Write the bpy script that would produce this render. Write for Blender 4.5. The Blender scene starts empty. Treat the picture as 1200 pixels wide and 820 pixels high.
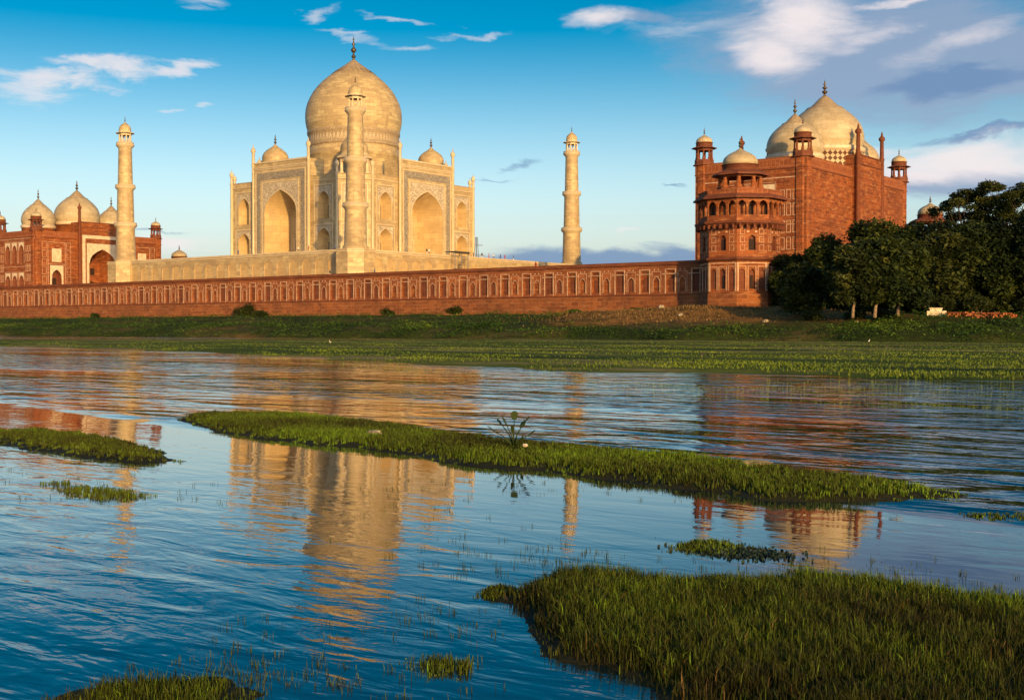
import bpy, math, random
import numpy as np
from mathutils import Vector, Matrix
PI = math.pi
scene = bpy.context.scene
C = bpy.context.collection

# ------------------------------------------------------------------ camera
YAW, PITCH = 0.651, -0.018
cam_data = bpy.data.cameras.new('camera')
cam = bpy.data.objects.new('camera', cam_data); C.objects.link(cam)
fw = Vector((-math.sin(YAW)*math.cos(PITCH), math.cos(YAW)*math.cos(PITCH), math.sin(PITCH)))
rt = Vector((math.cos(YAW), math.sin(YAW), 0)); up = rt.cross(fw)
cam.matrix_world = Matrix.Translation((249.26, -252.15, 1.5)) @ Matrix((rt, up, -fw)).transposed().to_4x4()
cam_data.sensor_width = 36; cam_data.lens = 42.87
cam_data.clip_start = 0.1; cam_data.clip_end = 20000
scene.camera = cam

# ------------------------------------------------------------------ sky, sun, exposure
SUN_EL = math.radians(11); SUN_DIR = Vector((math.cos(math.radians(33)), -math.sin(math.radians(33)), 0))
scene.view_settings.view_transform = 'Standard'; scene.view_settings.look = 'None'
scene.view_settings.gamma = 1; scene.view_settings.use_curve_mapping = False
scene.view_settings.exposure = 0.0
world = bpy.data.worlds.new('World'); scene.world = world; world.use_nodes = True
WN = world.node_tree; WN.nodes.clear()

class NT:
    """small helper to write node trees"""
    def __init__(s, tree): s.t = tree
    def n(s, typ, **kw):
        nd = s.t.nodes.new(typ)
        for k, v in kw.items(): setattr(nd, k, v)
        return nd
    def set(s, sock, v):
        if isinstance(v, bpy.types.NodeSocket): s.t.links.new(v, sock)
        elif v is not None: sock.default_value = v
    def m(s, op, a, b=None, c=None, clamp=False):
        nd = s.n('ShaderNodeMath', operation=op, use_clamp=clamp)
        for i, v in enumerate((a, b, c)):
            if v is not None: s.set(nd.inputs[i], v)
        return nd.outputs[0]
    def mix(s, f, a, b, mode='MIX'):
        nd = s.n('ShaderNodeMix', data_type='RGBA', blend_type=mode)
        s.set(nd.inputs[0], f)
        for i, v in ((6, a), (7, b)):
            if isinstance(v, (tuple, list)) and len(v) == 3: v = (*v, 1)
            s.set(nd.inputs[i], v)
        return nd.outputs[2]
    def noise(s, vec, scale, detail=4, rough=0.55, dist=0.0, out=0):
        nd = s.n('ShaderNodeTexNoise')
        if vec is not None: s.set(nd.inputs['Vector'], vec)
        nd.inputs['Scale'].default_value = scale; nd.inputs['Detail'].default_value = detail
        nd.inputs['Roughness'].default_value = rough; nd.inputs['Distortion'].default_value = dist
        return nd.outputs[out]
    def ss(s, x, a, b):
        nd = s.n('ShaderNodeMapRange', interpolation_type='SMOOTHSTEP'); nd.clamp = True
        s.set(nd.inputs[0], x); nd.inputs[1].default_value = a; nd.inputs[2].default_value = b
        return nd.outputs[0]
    def mapping(s, vec, scale=(1, 1, 1), rot=(0, 0, 0), loc=(0, 0, 0)):
        nd = s.n('ShaderNodeMapping'); s.set(nd.inputs[0], vec)
        nd.inputs['Scale'].default_value = scale; nd.inputs['Rotation'].default_value = rot; nd.inputs['Location'].default_value = loc
        return nd.outputs[0]
    def vec(s, x, y, z):
        nd = s.n('ShaderNodeCombineXYZ')
        for i, v in enumerate((x, y, z)): s.set(nd.inputs[i], v)
        return nd.outputs[0]
    def ramp(s, f, stops):
        nd = s.n('ShaderNodeValToRGB'); s.set(nd.inputs[0], f)
        el = nd.color_ramp.elements
        while len(el) < len(stops): el.new(0.5)
        for e, (p, c) in zip(el, stops): e.position = p; e.color = (*c, 1)
        return nd.outputs[0]

def build_sky():
    g = NT(WN)
    sky = g.n('ShaderNodeTexSky', sky_type='NISHITA'); sky.sun_disc = False
    sky.sun_elevation = SUN_EL; sky.sun_rotation = math.atan2(SUN_DIR.x, SUN_DIR.y)
    sky.air_density = 1.0; sky.dust_density = 2.6; sky.ozone_density = 2.5
    hsv = g.n('ShaderNodeHueSaturation'); hsv.inputs['Hue'].default_value = SKY_HUE
    hsv.inputs['Saturation'].default_value = SKY_SAT; hsv.inputs['Value'].default_value = 1.0
    g.set(hsv.inputs['Color'], sky.outputs[0])
    tc = g.n('ShaderNodeTexCoord').outputs['Generated']
    sep = g.n('ShaderNodeSeparateXYZ'); g.set(sep.inputs[0], tc)
    x, y, z = sep.outputs
    el = g.m('MULTIPLY', g.m('ARCSINE', z), 57.2958)
    # bearing in degrees, zero toward the south-east where the tomb stands
    a = g.m('MULTIPLY', g.m('ARCTAN2', x, y), 57.2958)
    az = g.m('ADD', a, math.degrees(YAW))
    v2 = g.vec(az, el, 0.0)
    rise = g.ss(el, -1.0, 17.0)
    g.set(hsv.inputs['Saturation'], g.m('ADD', 0.42, g.m('MULTIPLY', rise, SKY_SAT)))
    g.set(hsv.inputs['Value'], g.m('SUBTRACT', SKY_LOW, g.m('MULTIPLY', rise, SKY_LOW-SKY_HIGH)))
    n1 = g.noise(g.mapping(v2, (0.16, 0.42, 1)), 1.0, 7, 0.6, 0.4, out=1)
    ns = g.n('ShaderNodeSeparateXYZ'); g.set(ns.inputs[0], n1)
    dx = g.m('MULTIPLY', g.m('SUBTRACT', ns.outputs[0], 0.5), 7.0); dy = g.m('MULTIPLY', g.m('SUBTRACT', ns.outputs[1], 0.5), 2.6)
    wa = g.m('ADD', az, dx); we = g.m('ADD', el, dy)
    fine = g.noise(g.mapping(v2, (0.3, 1.3, 1), rot=(0, 0, 0.12)), 1.0, 8, 0.65, 0.6)
    def blob(px, py, rx, ry, rot=0.0, soft=0.0):
        u0 = math.degrees(math.atan((px-600)/1429)); v0 = math.degrees(math.atan((384-py)/1429*math.cos(math.radians(u0))))
        ru, rv = rx*0.0401, ry*0.0401; cr, sr = math.cos(rot), math.sin(rot)
        U = g.m('SUBTRACT', wa, u0); V = g.m('SUBTRACT', we, v0)
        a1 = g.m('ADD', g.m('MULTIPLY', U, cr/ru), g.m('MULTIPLY', V, sr/ru))
        b1 = g.m('ADD', g.m('MULTIPLY', U, -sr/rv), g.m('MULTIPLY', V, cr/rv))
        d = g.m('SQRT', g.m('ADD', g.m('MULTIPLY', a1, a1), g.m('MULTIPLY', b1, b1)))
        return g.m('SUBTRACT', 1.0, g.ss(d, soft, 1.0))
    def layer(blobs, k0, k1, amt, fw=1.1):
        acc = None
        for b in blobs:
            w = 1.0
            if len(b) > 5: w = b[5]
            v = blob(*b[:5]) if w == 1.0 else g.m('MULTIPLY', blob(*b[:5]), w)
            acc = v if acc is None else g.m('MAXIMUM', acc, v)
        tex = g.ss(g.m('ADD', acc, g.m('MULTIPLY', g.m('SUBTRACT', fine, 0.5), fw)), k0, k1)
        return g.m('MULTIPLY', g.m('MULTIPLY', tex, g.ss(acc, 0.0, 0.25)), amt)
    col = hsv.outputs[0]
    # paler, warmer air low over the horizon is part of the sky texture; cloud layers follow
    grey = layer([(1040, 60, 360, 120, -0.10), (1150, 70, 260, 80, -0.1), (930, 60, 130, 70, 0.2), (1130, 218, 190, 34, 0.0), (760, 30, 90, 16, 0, .5)], 0.0, 0.75, 0.88, 0.7)
    col = g.mix(grey, col, CLOUD_GREY)
    dark = layer([(1150, 158, 110, 10, 0.0), (1120, 95, 150, 22, 0.06), (700, 306, 300, 30, 0.0), (900, 308, 260, 30, 0.0), (200, 272, 90, 6, 0.0, .5), (615, 194, 45, 6, 0.1, .45), (580, 207, 70, 4, 0, .5), (795, 211, 35, 4, 0, .6)], 0.1, 0.75, 0.85, 0.6)
    col = g.mix(dark, col, CLOUD_DARK)
    wh = layer([(935, 20, 105, 58, -0.15), (905, 60, 85, 42, -0.2), (1120, 190, 180, 40, 0.03), (1080, 205, 110, 24, 0), (985, 182, 80, 18, 0, .7), (1010, 45, 70, 24, 0.2, .55), (1120, 50, 110, 26, 0.3, .5),
                (712, 31, 60, 20, 0.0, .8),
                (225, 290, 70, 16, 0, .8), (1080, 0, 120, 8, 0, .8)], -0.05, 1.05, 0.92, 0.65)
    col = g.mix(wh, col, CLOUD_WHITE)
    cir = layer([(10, 106, 100, 24, 0.0), (130, 84, 110, 15, 0.1), (200, 80, 80, 9, 0.05), (60, 100, 120, 15, 0.12)], 0.15, 1.15, 0.75, 1.7)
    col = g.mix(cir, col, CLOUD_WHITE)
    wisp = layer([(258, 11, 42, 9, 0), (375, 20, 34, 11, 0), (470, 26, 60, 5, 0), (540, 43, 50, 6, 0.08), (420, 46, 60, 7, -0.15), (485, 58, 50, 6, 0), (205, 131, 22, 4, 0), (243, 121, 18, 4, 0), (730, 269, 34, 5, 0), (800, 40, 120, 14, 0.1, .6)], 0.05, 1.2, 0.5, 0.9)
    col = g.mix(wisp, col, CLOUD_WHITE)
    bg = g.n('ShaderNodeBackground'); g.set(bg.inputs[0], col); bg.inputs[1].default_value = SKY_STRENGTH
    out = g.n('ShaderNodeOutputWorld'); g.set(out.inputs[0], bg.outputs[0])
SKY_HUE, SKY_SAT, SKY_STRENGTH = 0.492, 1.36, 0.15
SKY_LOW, SKY_HIGH = 2.1, 0.88
CLOUD_GREY = (2.0, 2.6, 3.7); CLOUD_DARK = (1.1, 1.9, 3.3); CLOUD_WHITE = (6.2, 5.6, 5.6)
build_sky()
sun_l = bpy.data.lights.new('sun', 'SUN'); sun_l.energy = 5.0; sun_l.angle = math.radians(0.5); sun_l.color = (1.0, 0.585, 0.18)
sun = bpy.data.objects.new('sun', sun_l); C.objects.link(sun)
sd = Vector((SUN_DIR.x*math.cos(SUN_EL), SUN_DIR.y*math.cos(SUN_EL), math.sin(SUN_EL)))
sun.rotation_euler = sd.to_track_quat('Z', 'Y').to_euler(); sun.location = (300, -400, 200)

# ------------------------------------------------------------------ materials
def mat(name, fn):
    m = bpy.data.materials.new(name); m.use_nodes = True
    t = m.node_tree; t.nodes.clear(); g = NT(t)
    b = g.n('ShaderNodeBsdfPrincipled'); o = g.n('ShaderNodeOutputMaterial'); t.links.new(b.outputs[0], o.inputs[0])
    b.inputs['Roughness'].default_value = 0.8
    fn(g, b); return m
def uvv(g): return g.n('ShaderNodeTexCoord').outputs['UV']
def obv(g): return g.n('ShaderNodeTexCoord').outputs['Object']
def wpos(g): return g.n('ShaderNodeNewGeometry').outputs['Position']
def bump(g, b, h, strength=0.5, dist=0.05):
    bp = g.n('ShaderNodeBump'); bp.inputs['Strength'].default_value = strength; bp.inputs['Distance'].default_value = dist
    g.set(bp.inputs['Height'], h); g.set(b.inputs['Normal'], bp.outputs[0])
def masonry(c1, c2, cm, stain, bw=2.0, bh=0.8, mort=0.03, rough=0.7, stain_amt=0.5, var=0.3, pale=0.55):
    def f(g, b):
        v = uvv(g)
        br = g.n('ShaderNodeTexBrick'); g.set(br.inputs['Vector'], v)
        for i, c in ((1, c1), (2, c2), (3, cm)): br.inputs[i].default_value = (*c, 1)
        br.inputs['Scale'].default_value = 1.0; br.inputs['Mortar Size'].default_value = mort; br.inputs['Mortar Smooth'].default_value = 0.3
        br.inputs['Brick Width'].default_value = bw; br.inputs['Row Height'].default_value = bh
        br.offset_frequency = 2; br.inputs['Bias'].default_value = 0.1
        n = g.noise(v, 0.33, 8, 0.72); n2 = g.noise(g.mapping(v, (0.9, 0.12, 1)), 1.0, 5, 0.6)
        c = g.mix(g.m('MULTIPLY', g.ss(n, 0.45, 0.75), stain_amt), br.outputs[0], stain)
        c = g.mix(g.m('MULTIPLY', g.ss(n2, 0.5, 0.8), stain_amt*0.8), c, stain)
        n3 = g.noise(v, 2.6, 4, 0.6)
        n4 = g.noise(g.mapping(v, (0.45, 1.5, 1), loc=(3, 7, 0)), 1.0, 6, 0.7); n5 = g.noise(v, 0.09, 4, 0.6)
        c = g.mix(g.m('MULTIPLY', g.ss(n4, 0.50, 0.64), pale), c, cm)
        c = g.mix(g.m('MULTIPLY', g.ss(n5, 0.42, 0.65), stain_amt*0.45), c, stain)
        c = g.mix(g.m('MULTIPLY', g.ss(n3, 0.35, 0.7), var), c, c1)
        g.set(b.inputs['Base Color'], c); b.inputs['Roughness'].default_value = rough
        bump(g, b, g.m('ADD', g.m('MULTIPLY', br.outputs[1], -0.6), g.m('MULTIPLY', n3, 0.5)), 0.4, 0.04)
    return f
def plain(col, rough=0.7, col2=None, scale=3.0, metal=0.0):
    def f(g, b):
        c2 = col2 or tuple(x*0.7 for x in col)
        g.set(b.inputs['Base Color'], g.mix(g.ss(g.noise(obv(g), scale, 5, 0.6), 0.35, 0.7), col, c2))
        b.inputs['Roughness'].default_value = rough; b.inputs['Metallic'].default_value = metal
    return f
MARBLE = (0.64, 0.52, 0.28)
M = {}
M['marble'] = mat('weathered_marble', masonry(MARBLE, (0.42, 0.31, 0.17), (0.28, 0.20, 0.10), (0.27, 0.19, 0.11), 2.1, 0.95, 0.035, 0.55, 0.85, 0.2, 0.8))
M['marble_plain'] = mat('marble_trim', masonry((0.68, 0.57, 0.38), (0.58, 0.47, 0.31), (0.44, 0.35, 0.22), (0.40, 0.29, 0.15), 3.5, 1.6, 0.02, 0.5, 0.6, 0.3))
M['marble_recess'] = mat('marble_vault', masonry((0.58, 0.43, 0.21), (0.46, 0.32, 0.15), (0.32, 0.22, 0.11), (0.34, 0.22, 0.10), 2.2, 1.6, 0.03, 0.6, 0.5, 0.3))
def inlay(base, dark, s1, thr):
    def f(g, b):
        v = uvv(g)
        n = g.noise(v, s1, 3, 0.7, 1.6); n2 = g.noise(v, 0.5, 5, 0.6)
        k = g.ss(g.m('ABSOLUTE', g.m('SUBTRACT', n, 0.5)), thr, thr*0.35)
        c = g.mix(g.m('MULTIPLY', k, 0.85), base, dark)
        c = g.mix(g.m('MULTIPLY', g.ss(n2, .45, .75), 0.4), c, (0.45, 0.34, 0.2))
        g.set(b.inputs['Base Color'], c); b.inputs['Roughness'].default_value = 0.55
    return f
M['script'] = mat('calligraphy_inlay', inlay((0.66, 0.58, 0.45), (0.10, 0.09, 0.08), 2.2, 0.16))
M['floral'] = mat('floral_inlay', inlay((0.68, 0.60, 0.46), (0.22, 0.17, 0.12), 1.3, 0.09))
M['carved'] = mat('carved_marble_band', inlay((0.56, 0.46, 0.30), (0.25, 0.18, 0.11), 1.6, 0.14))
M['line'] = mat('dark_inlay_line', plain((0.30, 0.24, 0.17), 0.6))
M['bronze'] = mat('gilded_bronze', plain((0.16, 0.11, 0.06), 0.4, (0.05, 0.045, 0.04), 1.0, 0.6))
M['screen'] = mat('marble_screen', inlay((0.50, 0.40, 0.25), (0.16, 0.12, 0.07), 4.0, 0.16))
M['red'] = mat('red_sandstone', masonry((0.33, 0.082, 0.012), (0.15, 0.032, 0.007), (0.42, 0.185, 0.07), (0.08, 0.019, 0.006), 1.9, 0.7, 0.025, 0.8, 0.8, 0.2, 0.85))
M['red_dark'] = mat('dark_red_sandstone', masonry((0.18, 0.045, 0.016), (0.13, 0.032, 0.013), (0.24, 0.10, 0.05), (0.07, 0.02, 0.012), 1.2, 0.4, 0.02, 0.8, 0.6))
M['red_wall'] = mat('river_wall_sandstone', masonry((0.34, 0.105, 0.030), (0.20, 0.052, 0.014), (0.42, 0.20, 0.10), (0.09, 0.028, 0.012), 2.2, 0.7, 0.025, 0.8, 0.85, 0.3))
M['red_base'] = mat('wall_base_sandstone', masonry((0.33, 0.105, 0.028), (0.17, 0.048, 0.014), (0.40, 0.19, 0.09), (0.10, 0.035, 0.018), 1.7, 0.75, 0.03, 0.85, 0.8, 0.2))
M['merlon'] = mat('merlon_band_sandstone', masonry((0.26, 0.068, 0.016), (0.20, 0.05, 0.013), (0.42, 0.18, 0.08), (0.2, 0.06, 0.03), 0.9, 1.4, 0.05, 0.8, 0.5))
M['inlay_white'] = mat('white_marble_inlay', plain((0.60, 0.42, 0.30), 0.7, (0.42, 0.24, 0.15), 1.2))
M['white_frame'] = mat('white_marble_frame', plain((0.70, 0.58, 0.42), 0.6, (0.55, 0.42, 0.28), 0.8))
M['dome_white'] = mat('white_dome_marble', masonry((0.60, 0.50, 0.33), (0.42, 0.34, 0.21), (0.27, 0.22, 0.14), (0.28, 0.22, 0.13), 2.2, 1.1, 0.03, 0.5, 0.7, 0.3))
def lattice(g, b):
    v = g.mapping(uvv(g), (1.25, 1.25, 1), rot=(0, 0, PI/4))
    ch = g.n('ShaderNodeTexChecker'); g.set(ch.inputs[0], v); ch.inputs['Scale'].default_value = 1.0
    ch.inputs[1].default_value = (0.62, 0.50, 0.34, 1); ch.inputs[2].default_value = (0.13, 0.055, 0.03, 1)
    g.set(b.inputs['Base Color'], ch.outputs[0])
M['lattice'] = mat('lattice_drum', lattice)
M['paving'] = mat('terrace_paving', masonry((0.38, 0.18, 0.1), (0.3, 0.13, 0.08), (0.2, 0.1, 0.07), (0.2, 0.1, 0.06), 1.2, 0.6, 0.02))
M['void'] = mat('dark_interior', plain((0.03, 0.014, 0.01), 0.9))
M['bark'] = mat('tree_bark', plain((0.16, 0.11, 0.07), 0.9, (0.08, 0.055, 0.035), 4.0))
M['bark_pale'] = mat('pale_tree_bark', plain((0.30, 0.22, 0.14), 0.9, (0.18, 0.12, 0.08), 4.0))
def leafmat(c1, c2, c3):
    def f(g, b):
        at = g.n('ShaderNodeAttribute', attribute_name='tint').outputs['Fac']
        g.set(b.inputs['Base Color'], g.ramp(at, [(0.0, c1), (0.55, c2), (1.0, c3)]))
        b.inputs['Roughness'].default_value = 0.65; b.inputs['Specular IOR Level'].default_value = 0.2
    return f
M['leaf_dark'] = mat('dark_tree_leaves', leafmat((0.006, 0.013, 0.003), (0.018, 0.032, 0.006), (0.055, 0.072, 0.012)))
M['leaf_olive'] = mat('olive_tree_leaves', leafmat((0.012, 0.019, 0.004), (0.034, 0.048, 0.009), (0.080, 0.088, 0.018)))
M['bank_leaf'] = mat('river_bank_leaves', leafmat((0.010, 0.025, 0.003), (0.038, 0.085, 0.008), (0.13, 0.18, 0.018)))
M['grass'] = mat('water_grass', leafmat((0.022, 0.020, 0.004), (0.060, 0.088, 0.007), (0.13, 0.24, 0.012)))
M['grass_dry'] = mat('dry_grass', leafmat((0.10, 0.06, 0.02), (0.16, 0.10, 0.035), (0.22, 0.15, 0.06)))
M['grass_spit'] = mat('spit_grass', leafmat((0.03, 0.050, 0.006), (0.09, 0.14, 0.012), (0.19, 0.24, 0.025)))
M['skin'] = mat('skin', plain((0.3, 0.17, 0.11), 0.6)); M['hair'] = mat('black_hair', plain((0.02, 0.015, 0.012), 0.6))
for nm, c in (('cloth_white', (0.7, 0.68, 0.62)), ('cloth_red', (0.4, 0.05, 0.04)), ('cloth_dark', (0.05, 0.05, 0.08)), ('cloth_blue', (0.08, 0.14, 0.35))):
    M[nm] = mat(nm, plain(c, 0.9))
M['steel'] = mat('galvanised_steel', plain((0.22, 0.23, 0.25), 0.5)); M['canvas'] = mat('dark_canvas', plain((0.05, 0.045, 0.04), 0.9))
M['stone'] = mat('pale_stone', plain((0.45, 0.38, 0.28), 0.85, (0.28, 0.22, 0.15), 6)); M['plaster'] = mat('whitewashed_plaster', plain((0.75, 0.66, 0.5), 0.8, (0.5, 0.42, 0.3), 1.5))
M['foam'] = mat('dried_foam', plain((0.55, 0.42, 0.16), 0.9, (0.3, 0.22, 0.08), 9)); M['feather'] = mat('white_feathers', plain((0.8, 0.78, 0.72), 0.8))
M['feather_dark'] = mat('dark_feathers', plain((0.03, 0.03, 0.035), 0.8)); M['beak'] = mat('beak_horn', plain((0.4, 0.3, 0.08), 0.5))
def mud(g, b):
    v = obv(g)
    n = g.noise(v, 1.7, 7, 0.65); n2 = g.noise(v, 14, 5, 0.6)
    c = g.ramp(n, [(0.3, (0.014, 0.014, 0.007)), (0.55, (0.030, 0.030, 0.010)), (0.8, (0.06, 0.05, 0.022))])
    g.set(b.inputs['Base Color'], c); b.inputs['Roughness'].default_value = 0.75; b.inputs['Specular IOR Level'].default_value = 0.15; bump(g, b, n2, 0.7, 0.02)
M['mud'] = mat('wet_mud', mud)
def groundf(g, b):
    v = wpos(g)
    n = g.noise(g.mapping(v, (0.05, 0.09, 0.1)), 1.0, 7, 0.65, 0.5); n2 = g.noise(v, 0.6, 6, 0.6)
    c = g.ramp(n, [(0.30, (0.022, 0.034, 0.008)), (0.48, (0.045, 0.065, 0.014)), (0.60, (0.10, 0.085, 0.03)), (0.75, (0.19, 0.105, 0.045))])
    c = g.mix(g.m('MULTIPLY', g.ss(n2, 0.45, 0.7), 0.6), c, (0.03, 0.028, 0.012))
    d = g.n('ShaderNodeVectorMath', operation='LENGTH'); g.set(d.inputs[0], g.mapping(v, (0.034, 0.062, 0), loc=(-5.54, 5.58, 0)))
    earth = g.m('SUBTRACT', 1.0, g.ss(g.m('ADD', d.outputs['Value'], g.m('MULTIPLY', g.m('SUBTRACT', n, 0.5), 1.6)), 0.55, 1.1))
    c = g.mix(g.m('MULTIPLY', earth, 0.9), c, g.mix(g.ss(n2, 0.4, 0.65), (0.34, 0.165, 0.05), (0.12, 0.065, 0.022)))
    g.set(b.inputs['Base Color'], c); b.inputs['Roughness'].default_value = 0.95; b.inputs['Specular IOR Level'].default_value = 0.05; bump(g, b, n2, 0.8, 0.3)
M['ground'] = mat('river_bank_soil', groundf)
def spitf(g, b):
    v = wpos(g)
    # long streaks lie along the current
    n = g.noise(g.mapping(v, (0.03, 0.16, 0.1), rot=(0, 0, 0.02)), 1.0, 7, 0.62, 0.6); n2 = g.noise(v, 1.1, 6, 0.6)
    c = g.ramp(n, [(0.30, (0.016, 0.020, 0.006)), (0.43, (0.06, 0.095, 0.010)), (0.53, (0.14, 0.17, 0.022)), (0.60, (0.34, 0.26, 0.12)), (0.70, (0.09, 0.11, 0.016))])
    c = g.mix(g.m('MULTIPLY', g.ss(n2, 0.45, 0.75), 0.5), c, (0.025, 0.028, 0.01))
    g.set(b.inputs['Base Color'], c); b.inputs['Roughness'].default_value = 0.9; b.inputs['Specular IOR Level'].default_value = 0.05; bump(g, b, n2, 0.6, 0.15)
M['spit'] = mat('grassy_mud_flat', spitf)
def waterf(g, b):
    v = wpos(g)
    b.inputs['Base Color'].default_value = (0.002, 0.018, 0.026, 1); b.inputs['IOR'].default_value = 1.55; b.inputs['Roughness'].default_value = 0.015
    # wave crests lie across the view, along the river (X) turned a little
    w1 = g.noise(g.mapping(v, (1.1, 3.2, 1), rot=(0, 0, -0.62)), 1.0, 3, 0.5, 0.6)
    w2 = g.noise(g.mapping(v, (4.0, 9.0, 1), rot=(0, 0, -0.5)), 1.0, 3, 0.5, 0.5)
    w3 = g.noise(g.mapping(v, (0.3, 1.0, 1), rot=(0, 0, -0.75)), 1.0, 3, 0.5, 0.3)
    patch = g.noise(g.mapping(v, (0.05, 0.16, 1), rot=(0, 0, -0.65)), 1.0, 3, 0.5)
    sp = g.n('ShaderNodeSeparateXYZ'); g.set(sp.inputs[0], v)
    # open channel beyond the long island is ruffled by the wind, the lagoon this side of it lies calm
    openw = g.ss(g.m('ADD', sp.outputs[1], g.m('MULTIPLY', g.m('SUBTRACT', sp.outputs[0], 233.0), 0.16)), -240.7, -239.4)
    near = g.ss(g.m('SUBTRACT', g.m('MULTIPLY', sp.outputs[1], -1.0), g.m('MULTIPLY', g.m('SUBTRACT', sp.outputs[0], 238.0), 0.35)), 241.5, 246.5)
    calm = g.m('ADD', 0.07, g.m('MULTIPLY', near, 0.42))
    amp = g.m('MAXIMUM', calm, g.m('MULTIPLY', openw, g.m('ADD', 0.22, g.m('MULTIPLY', g.ss(patch, 0.38, 0.62), 0.5))))
    w4 = g.noise(g.mapping(v, (0.4, 1.3, 1), rot=(0, 0, -0.7), loc=(5, 2, 0)), 1.0, 2, 0.5, 0.8)
    hsum = g.m('ADD', g.m('ADD', g.m('MULTIPLY', w1, 0.030), g.m('MULTIPLY', w2, 0.006)), g.m('ADD', g.m('MULTIPLY', w3, 0.04), g.m('MULTIPLY', g.m('MULTIPLY', w4, openw), 0.17)))
    bp = g.n('ShaderNodeBump'); bp.inputs['Strength'].default_value = 1.0; bp.inputs['Distance'].default_value = 1.0
    g.set(bp.inputs['Height'], g.m('MULTIPLY', hsum, amp)); g.set(b.inputs['Normal'], bp.outputs[0])
M['water'] = mat('river_water', waterf)
M['lily'] = mat('hyacinth_leaf', leafmat((0.03, 0.05, 0.01), (0.06, 0.12, 0.015), (0.12, 0.22, 0.03)))
M['lily_dark'] = mat('bluish_water_weed', leafmat((0.008, 0.018, 0.02), (0.015, 0.035, 0.035), (0.03, 0.06, 0.05)))

# ------------------------------------------------------------------ mesh helpers
class MB:
    def __init__(s): s.v = []; s.f = []; s.uv = []; s.sm = []
    def face(s, pts, uv=None, smooth=False):
        i = len(s.v); pts = [Vector(p) for p in pts]; s.v += [tuple(p) for p in pts]; s.f.append(tuple(range(i, i+len(pts)))); s.sm.append(smooth)
        if uv is None:
            n = Vector((0, 0, 0))
            for k in range(1, len(pts)-1): n += (pts[k]-pts[0]).cross(pts[k+1]-pts[0])
            if n.length < 1e-12: n = Vector((0, 0, 1))
            n.normalize()
            if abs(n.z) > 0.8: uv = [(p.x, p.y) for p in pts]
            else:
                t = Vector((-n.y, n.x, 0)).normalized(); uv = [(p.dot(t)+n.x*3.7+n.y*1.3, p.z) for p in pts]
        s.uv.append(uv)
    def box(s, c, d, rz=0.0):
        R = Matrix.Rotation(rz, 3, 'Z'); c = Vector(c)
        P = [c + R @ Vector((x*d[0]/2, y*d[1]/2, z*d[2]/2)) for z in (-1, 1) for x, y in ((-1, -1), (1, -1), (1, 1), (-1, 1))]
        for q in ((0, 1, 5, 4), (1, 2, 6, 5), (2, 3, 7, 6), (3, 0, 4, 7), (4, 5, 6, 7), (3, 2, 1, 0)): s.face([P[k] for k in q])
        return s
    def prism(s, poly, z0, z1, poly2=None, cap=True, bottom=True):
        poly2 = poly2 or poly; n = len(poly)
        for i in range(n):
            a, b = poly[i], poly[(i+1) % n]; c, d = poly2[(i+1) % n], poly2[i]
            s.face([(*a, z0), (*b, z0), (*c, z1), (*d, z1)])
        if cap: s.face([(*p, z1) for p in poly2])
        if bottom: s.face([(*p, z0) for p in reversed(poly)])
        return s
    def lathe(s, prof, seg=24, c=(0, 0), smooth=True, rot=0.0, rref=None):
        rr = rref or max(r for r, z in prof); L = 0.0
        for (r0, z0), (r1, z1) in zip(prof, prof[1:]):
            dl = math.hypot(r1-r0, z1-z0)
            for k in range(seg):
                a0 = rot+2*PI*k/seg; a1 = rot+2*PI*(k+1)/seg
                pts = [(c[0]+r0*math.cos(a0), c[1]+r0*math.sin(a0), z0), (c[0]+r0*math.cos(a1), c[1]+r0*math.sin(a1), z0),
                       (c[0]+r1*math.cos(a1), c[1]+r1*math.sin(a1), z1), (c[0]+r1*math.cos(a0), c[1]+r1*math.sin(a0), z1)]
                uv = [(a0*rr, L), (a1*rr, L), (a1*rr, L+dl), (a0*rr, L+dl)]
                if r1 < 1e-6: pts.pop(); uv.pop()
                elif r0 < 1e-6: pts.pop(0); uv.pop(0)
                s.face(pts, uv, smooth)
            L += dl
        return s
    def tube(s, pts, rads, seg=6, cap=True):
        rings = []
        for i, p in enumerate(pts):
            p = Vector(p); d = (Vector(pts[min(i+1, len(pts)-1)])-Vector(pts[max(i-1, 0)])).normalized()
            t = d.orthogonal().normalized() if i == 0 else (t - d*t.dot(d)).normalized()
            b = d.cross(t); r = rads[i] if hasattr(rads, '__len__') else rads
            rings.append([p+(t*math.cos(a)+b*math.sin(a))*r for a in [2*PI*k/seg for k in range(seg)]])
        for A, B in zip(rings, rings[1:]):
            for k in range(seg): s.face([A[k], A[(k+1) % seg], B[(k+1) % seg], B[k]], smooth=True)
        if cap: s.face(list(reversed(rings[0]))); s.face(rings[-1])
        return s
    def mesh(s, name, m, weld=True):
        me = bpy.data.meshes.new(name); me.from_pydata(s.v, [], s.f)
        ul = me.uv_layers.new(name='UVMap'); flat = np.array([c for u in s.uv for p in u for c in p], dtype=np.float32); ul.data.foreach_set('uv', flat)
        me.polygons.foreach_set('use_smooth', s.sm)
        for mm in (m if isinstance(m, (list, tuple)) else [m]): me.materials.append(mm)
        if weld and any(s.sm):
            import bmesh
            bm = bmesh.new(); bm.from_mesh(me); bmesh.ops.remove_doubles(bm, verts=bm.verts, dist=1e-4); bm.to_mesh(me); bm.free()
        me.update(); return me
    def build(s, name, m, parent=None, loc=(0, 0, 0), rz=0.0, label=None, weld=True):
        return link(name, s.mesh(name, m, weld), parent, loc, rz, label)
def link(name, me, parent=None, loc=(0, 0, 0), rz=0.0, label=None):
    o = bpy.data.objects.new(name, me); C.objects.link(o); o.parent = parent; o.location = loc; o.rotation_euler = (0, 0, rz)
    if label: o['label'] = label
    return o
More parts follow.
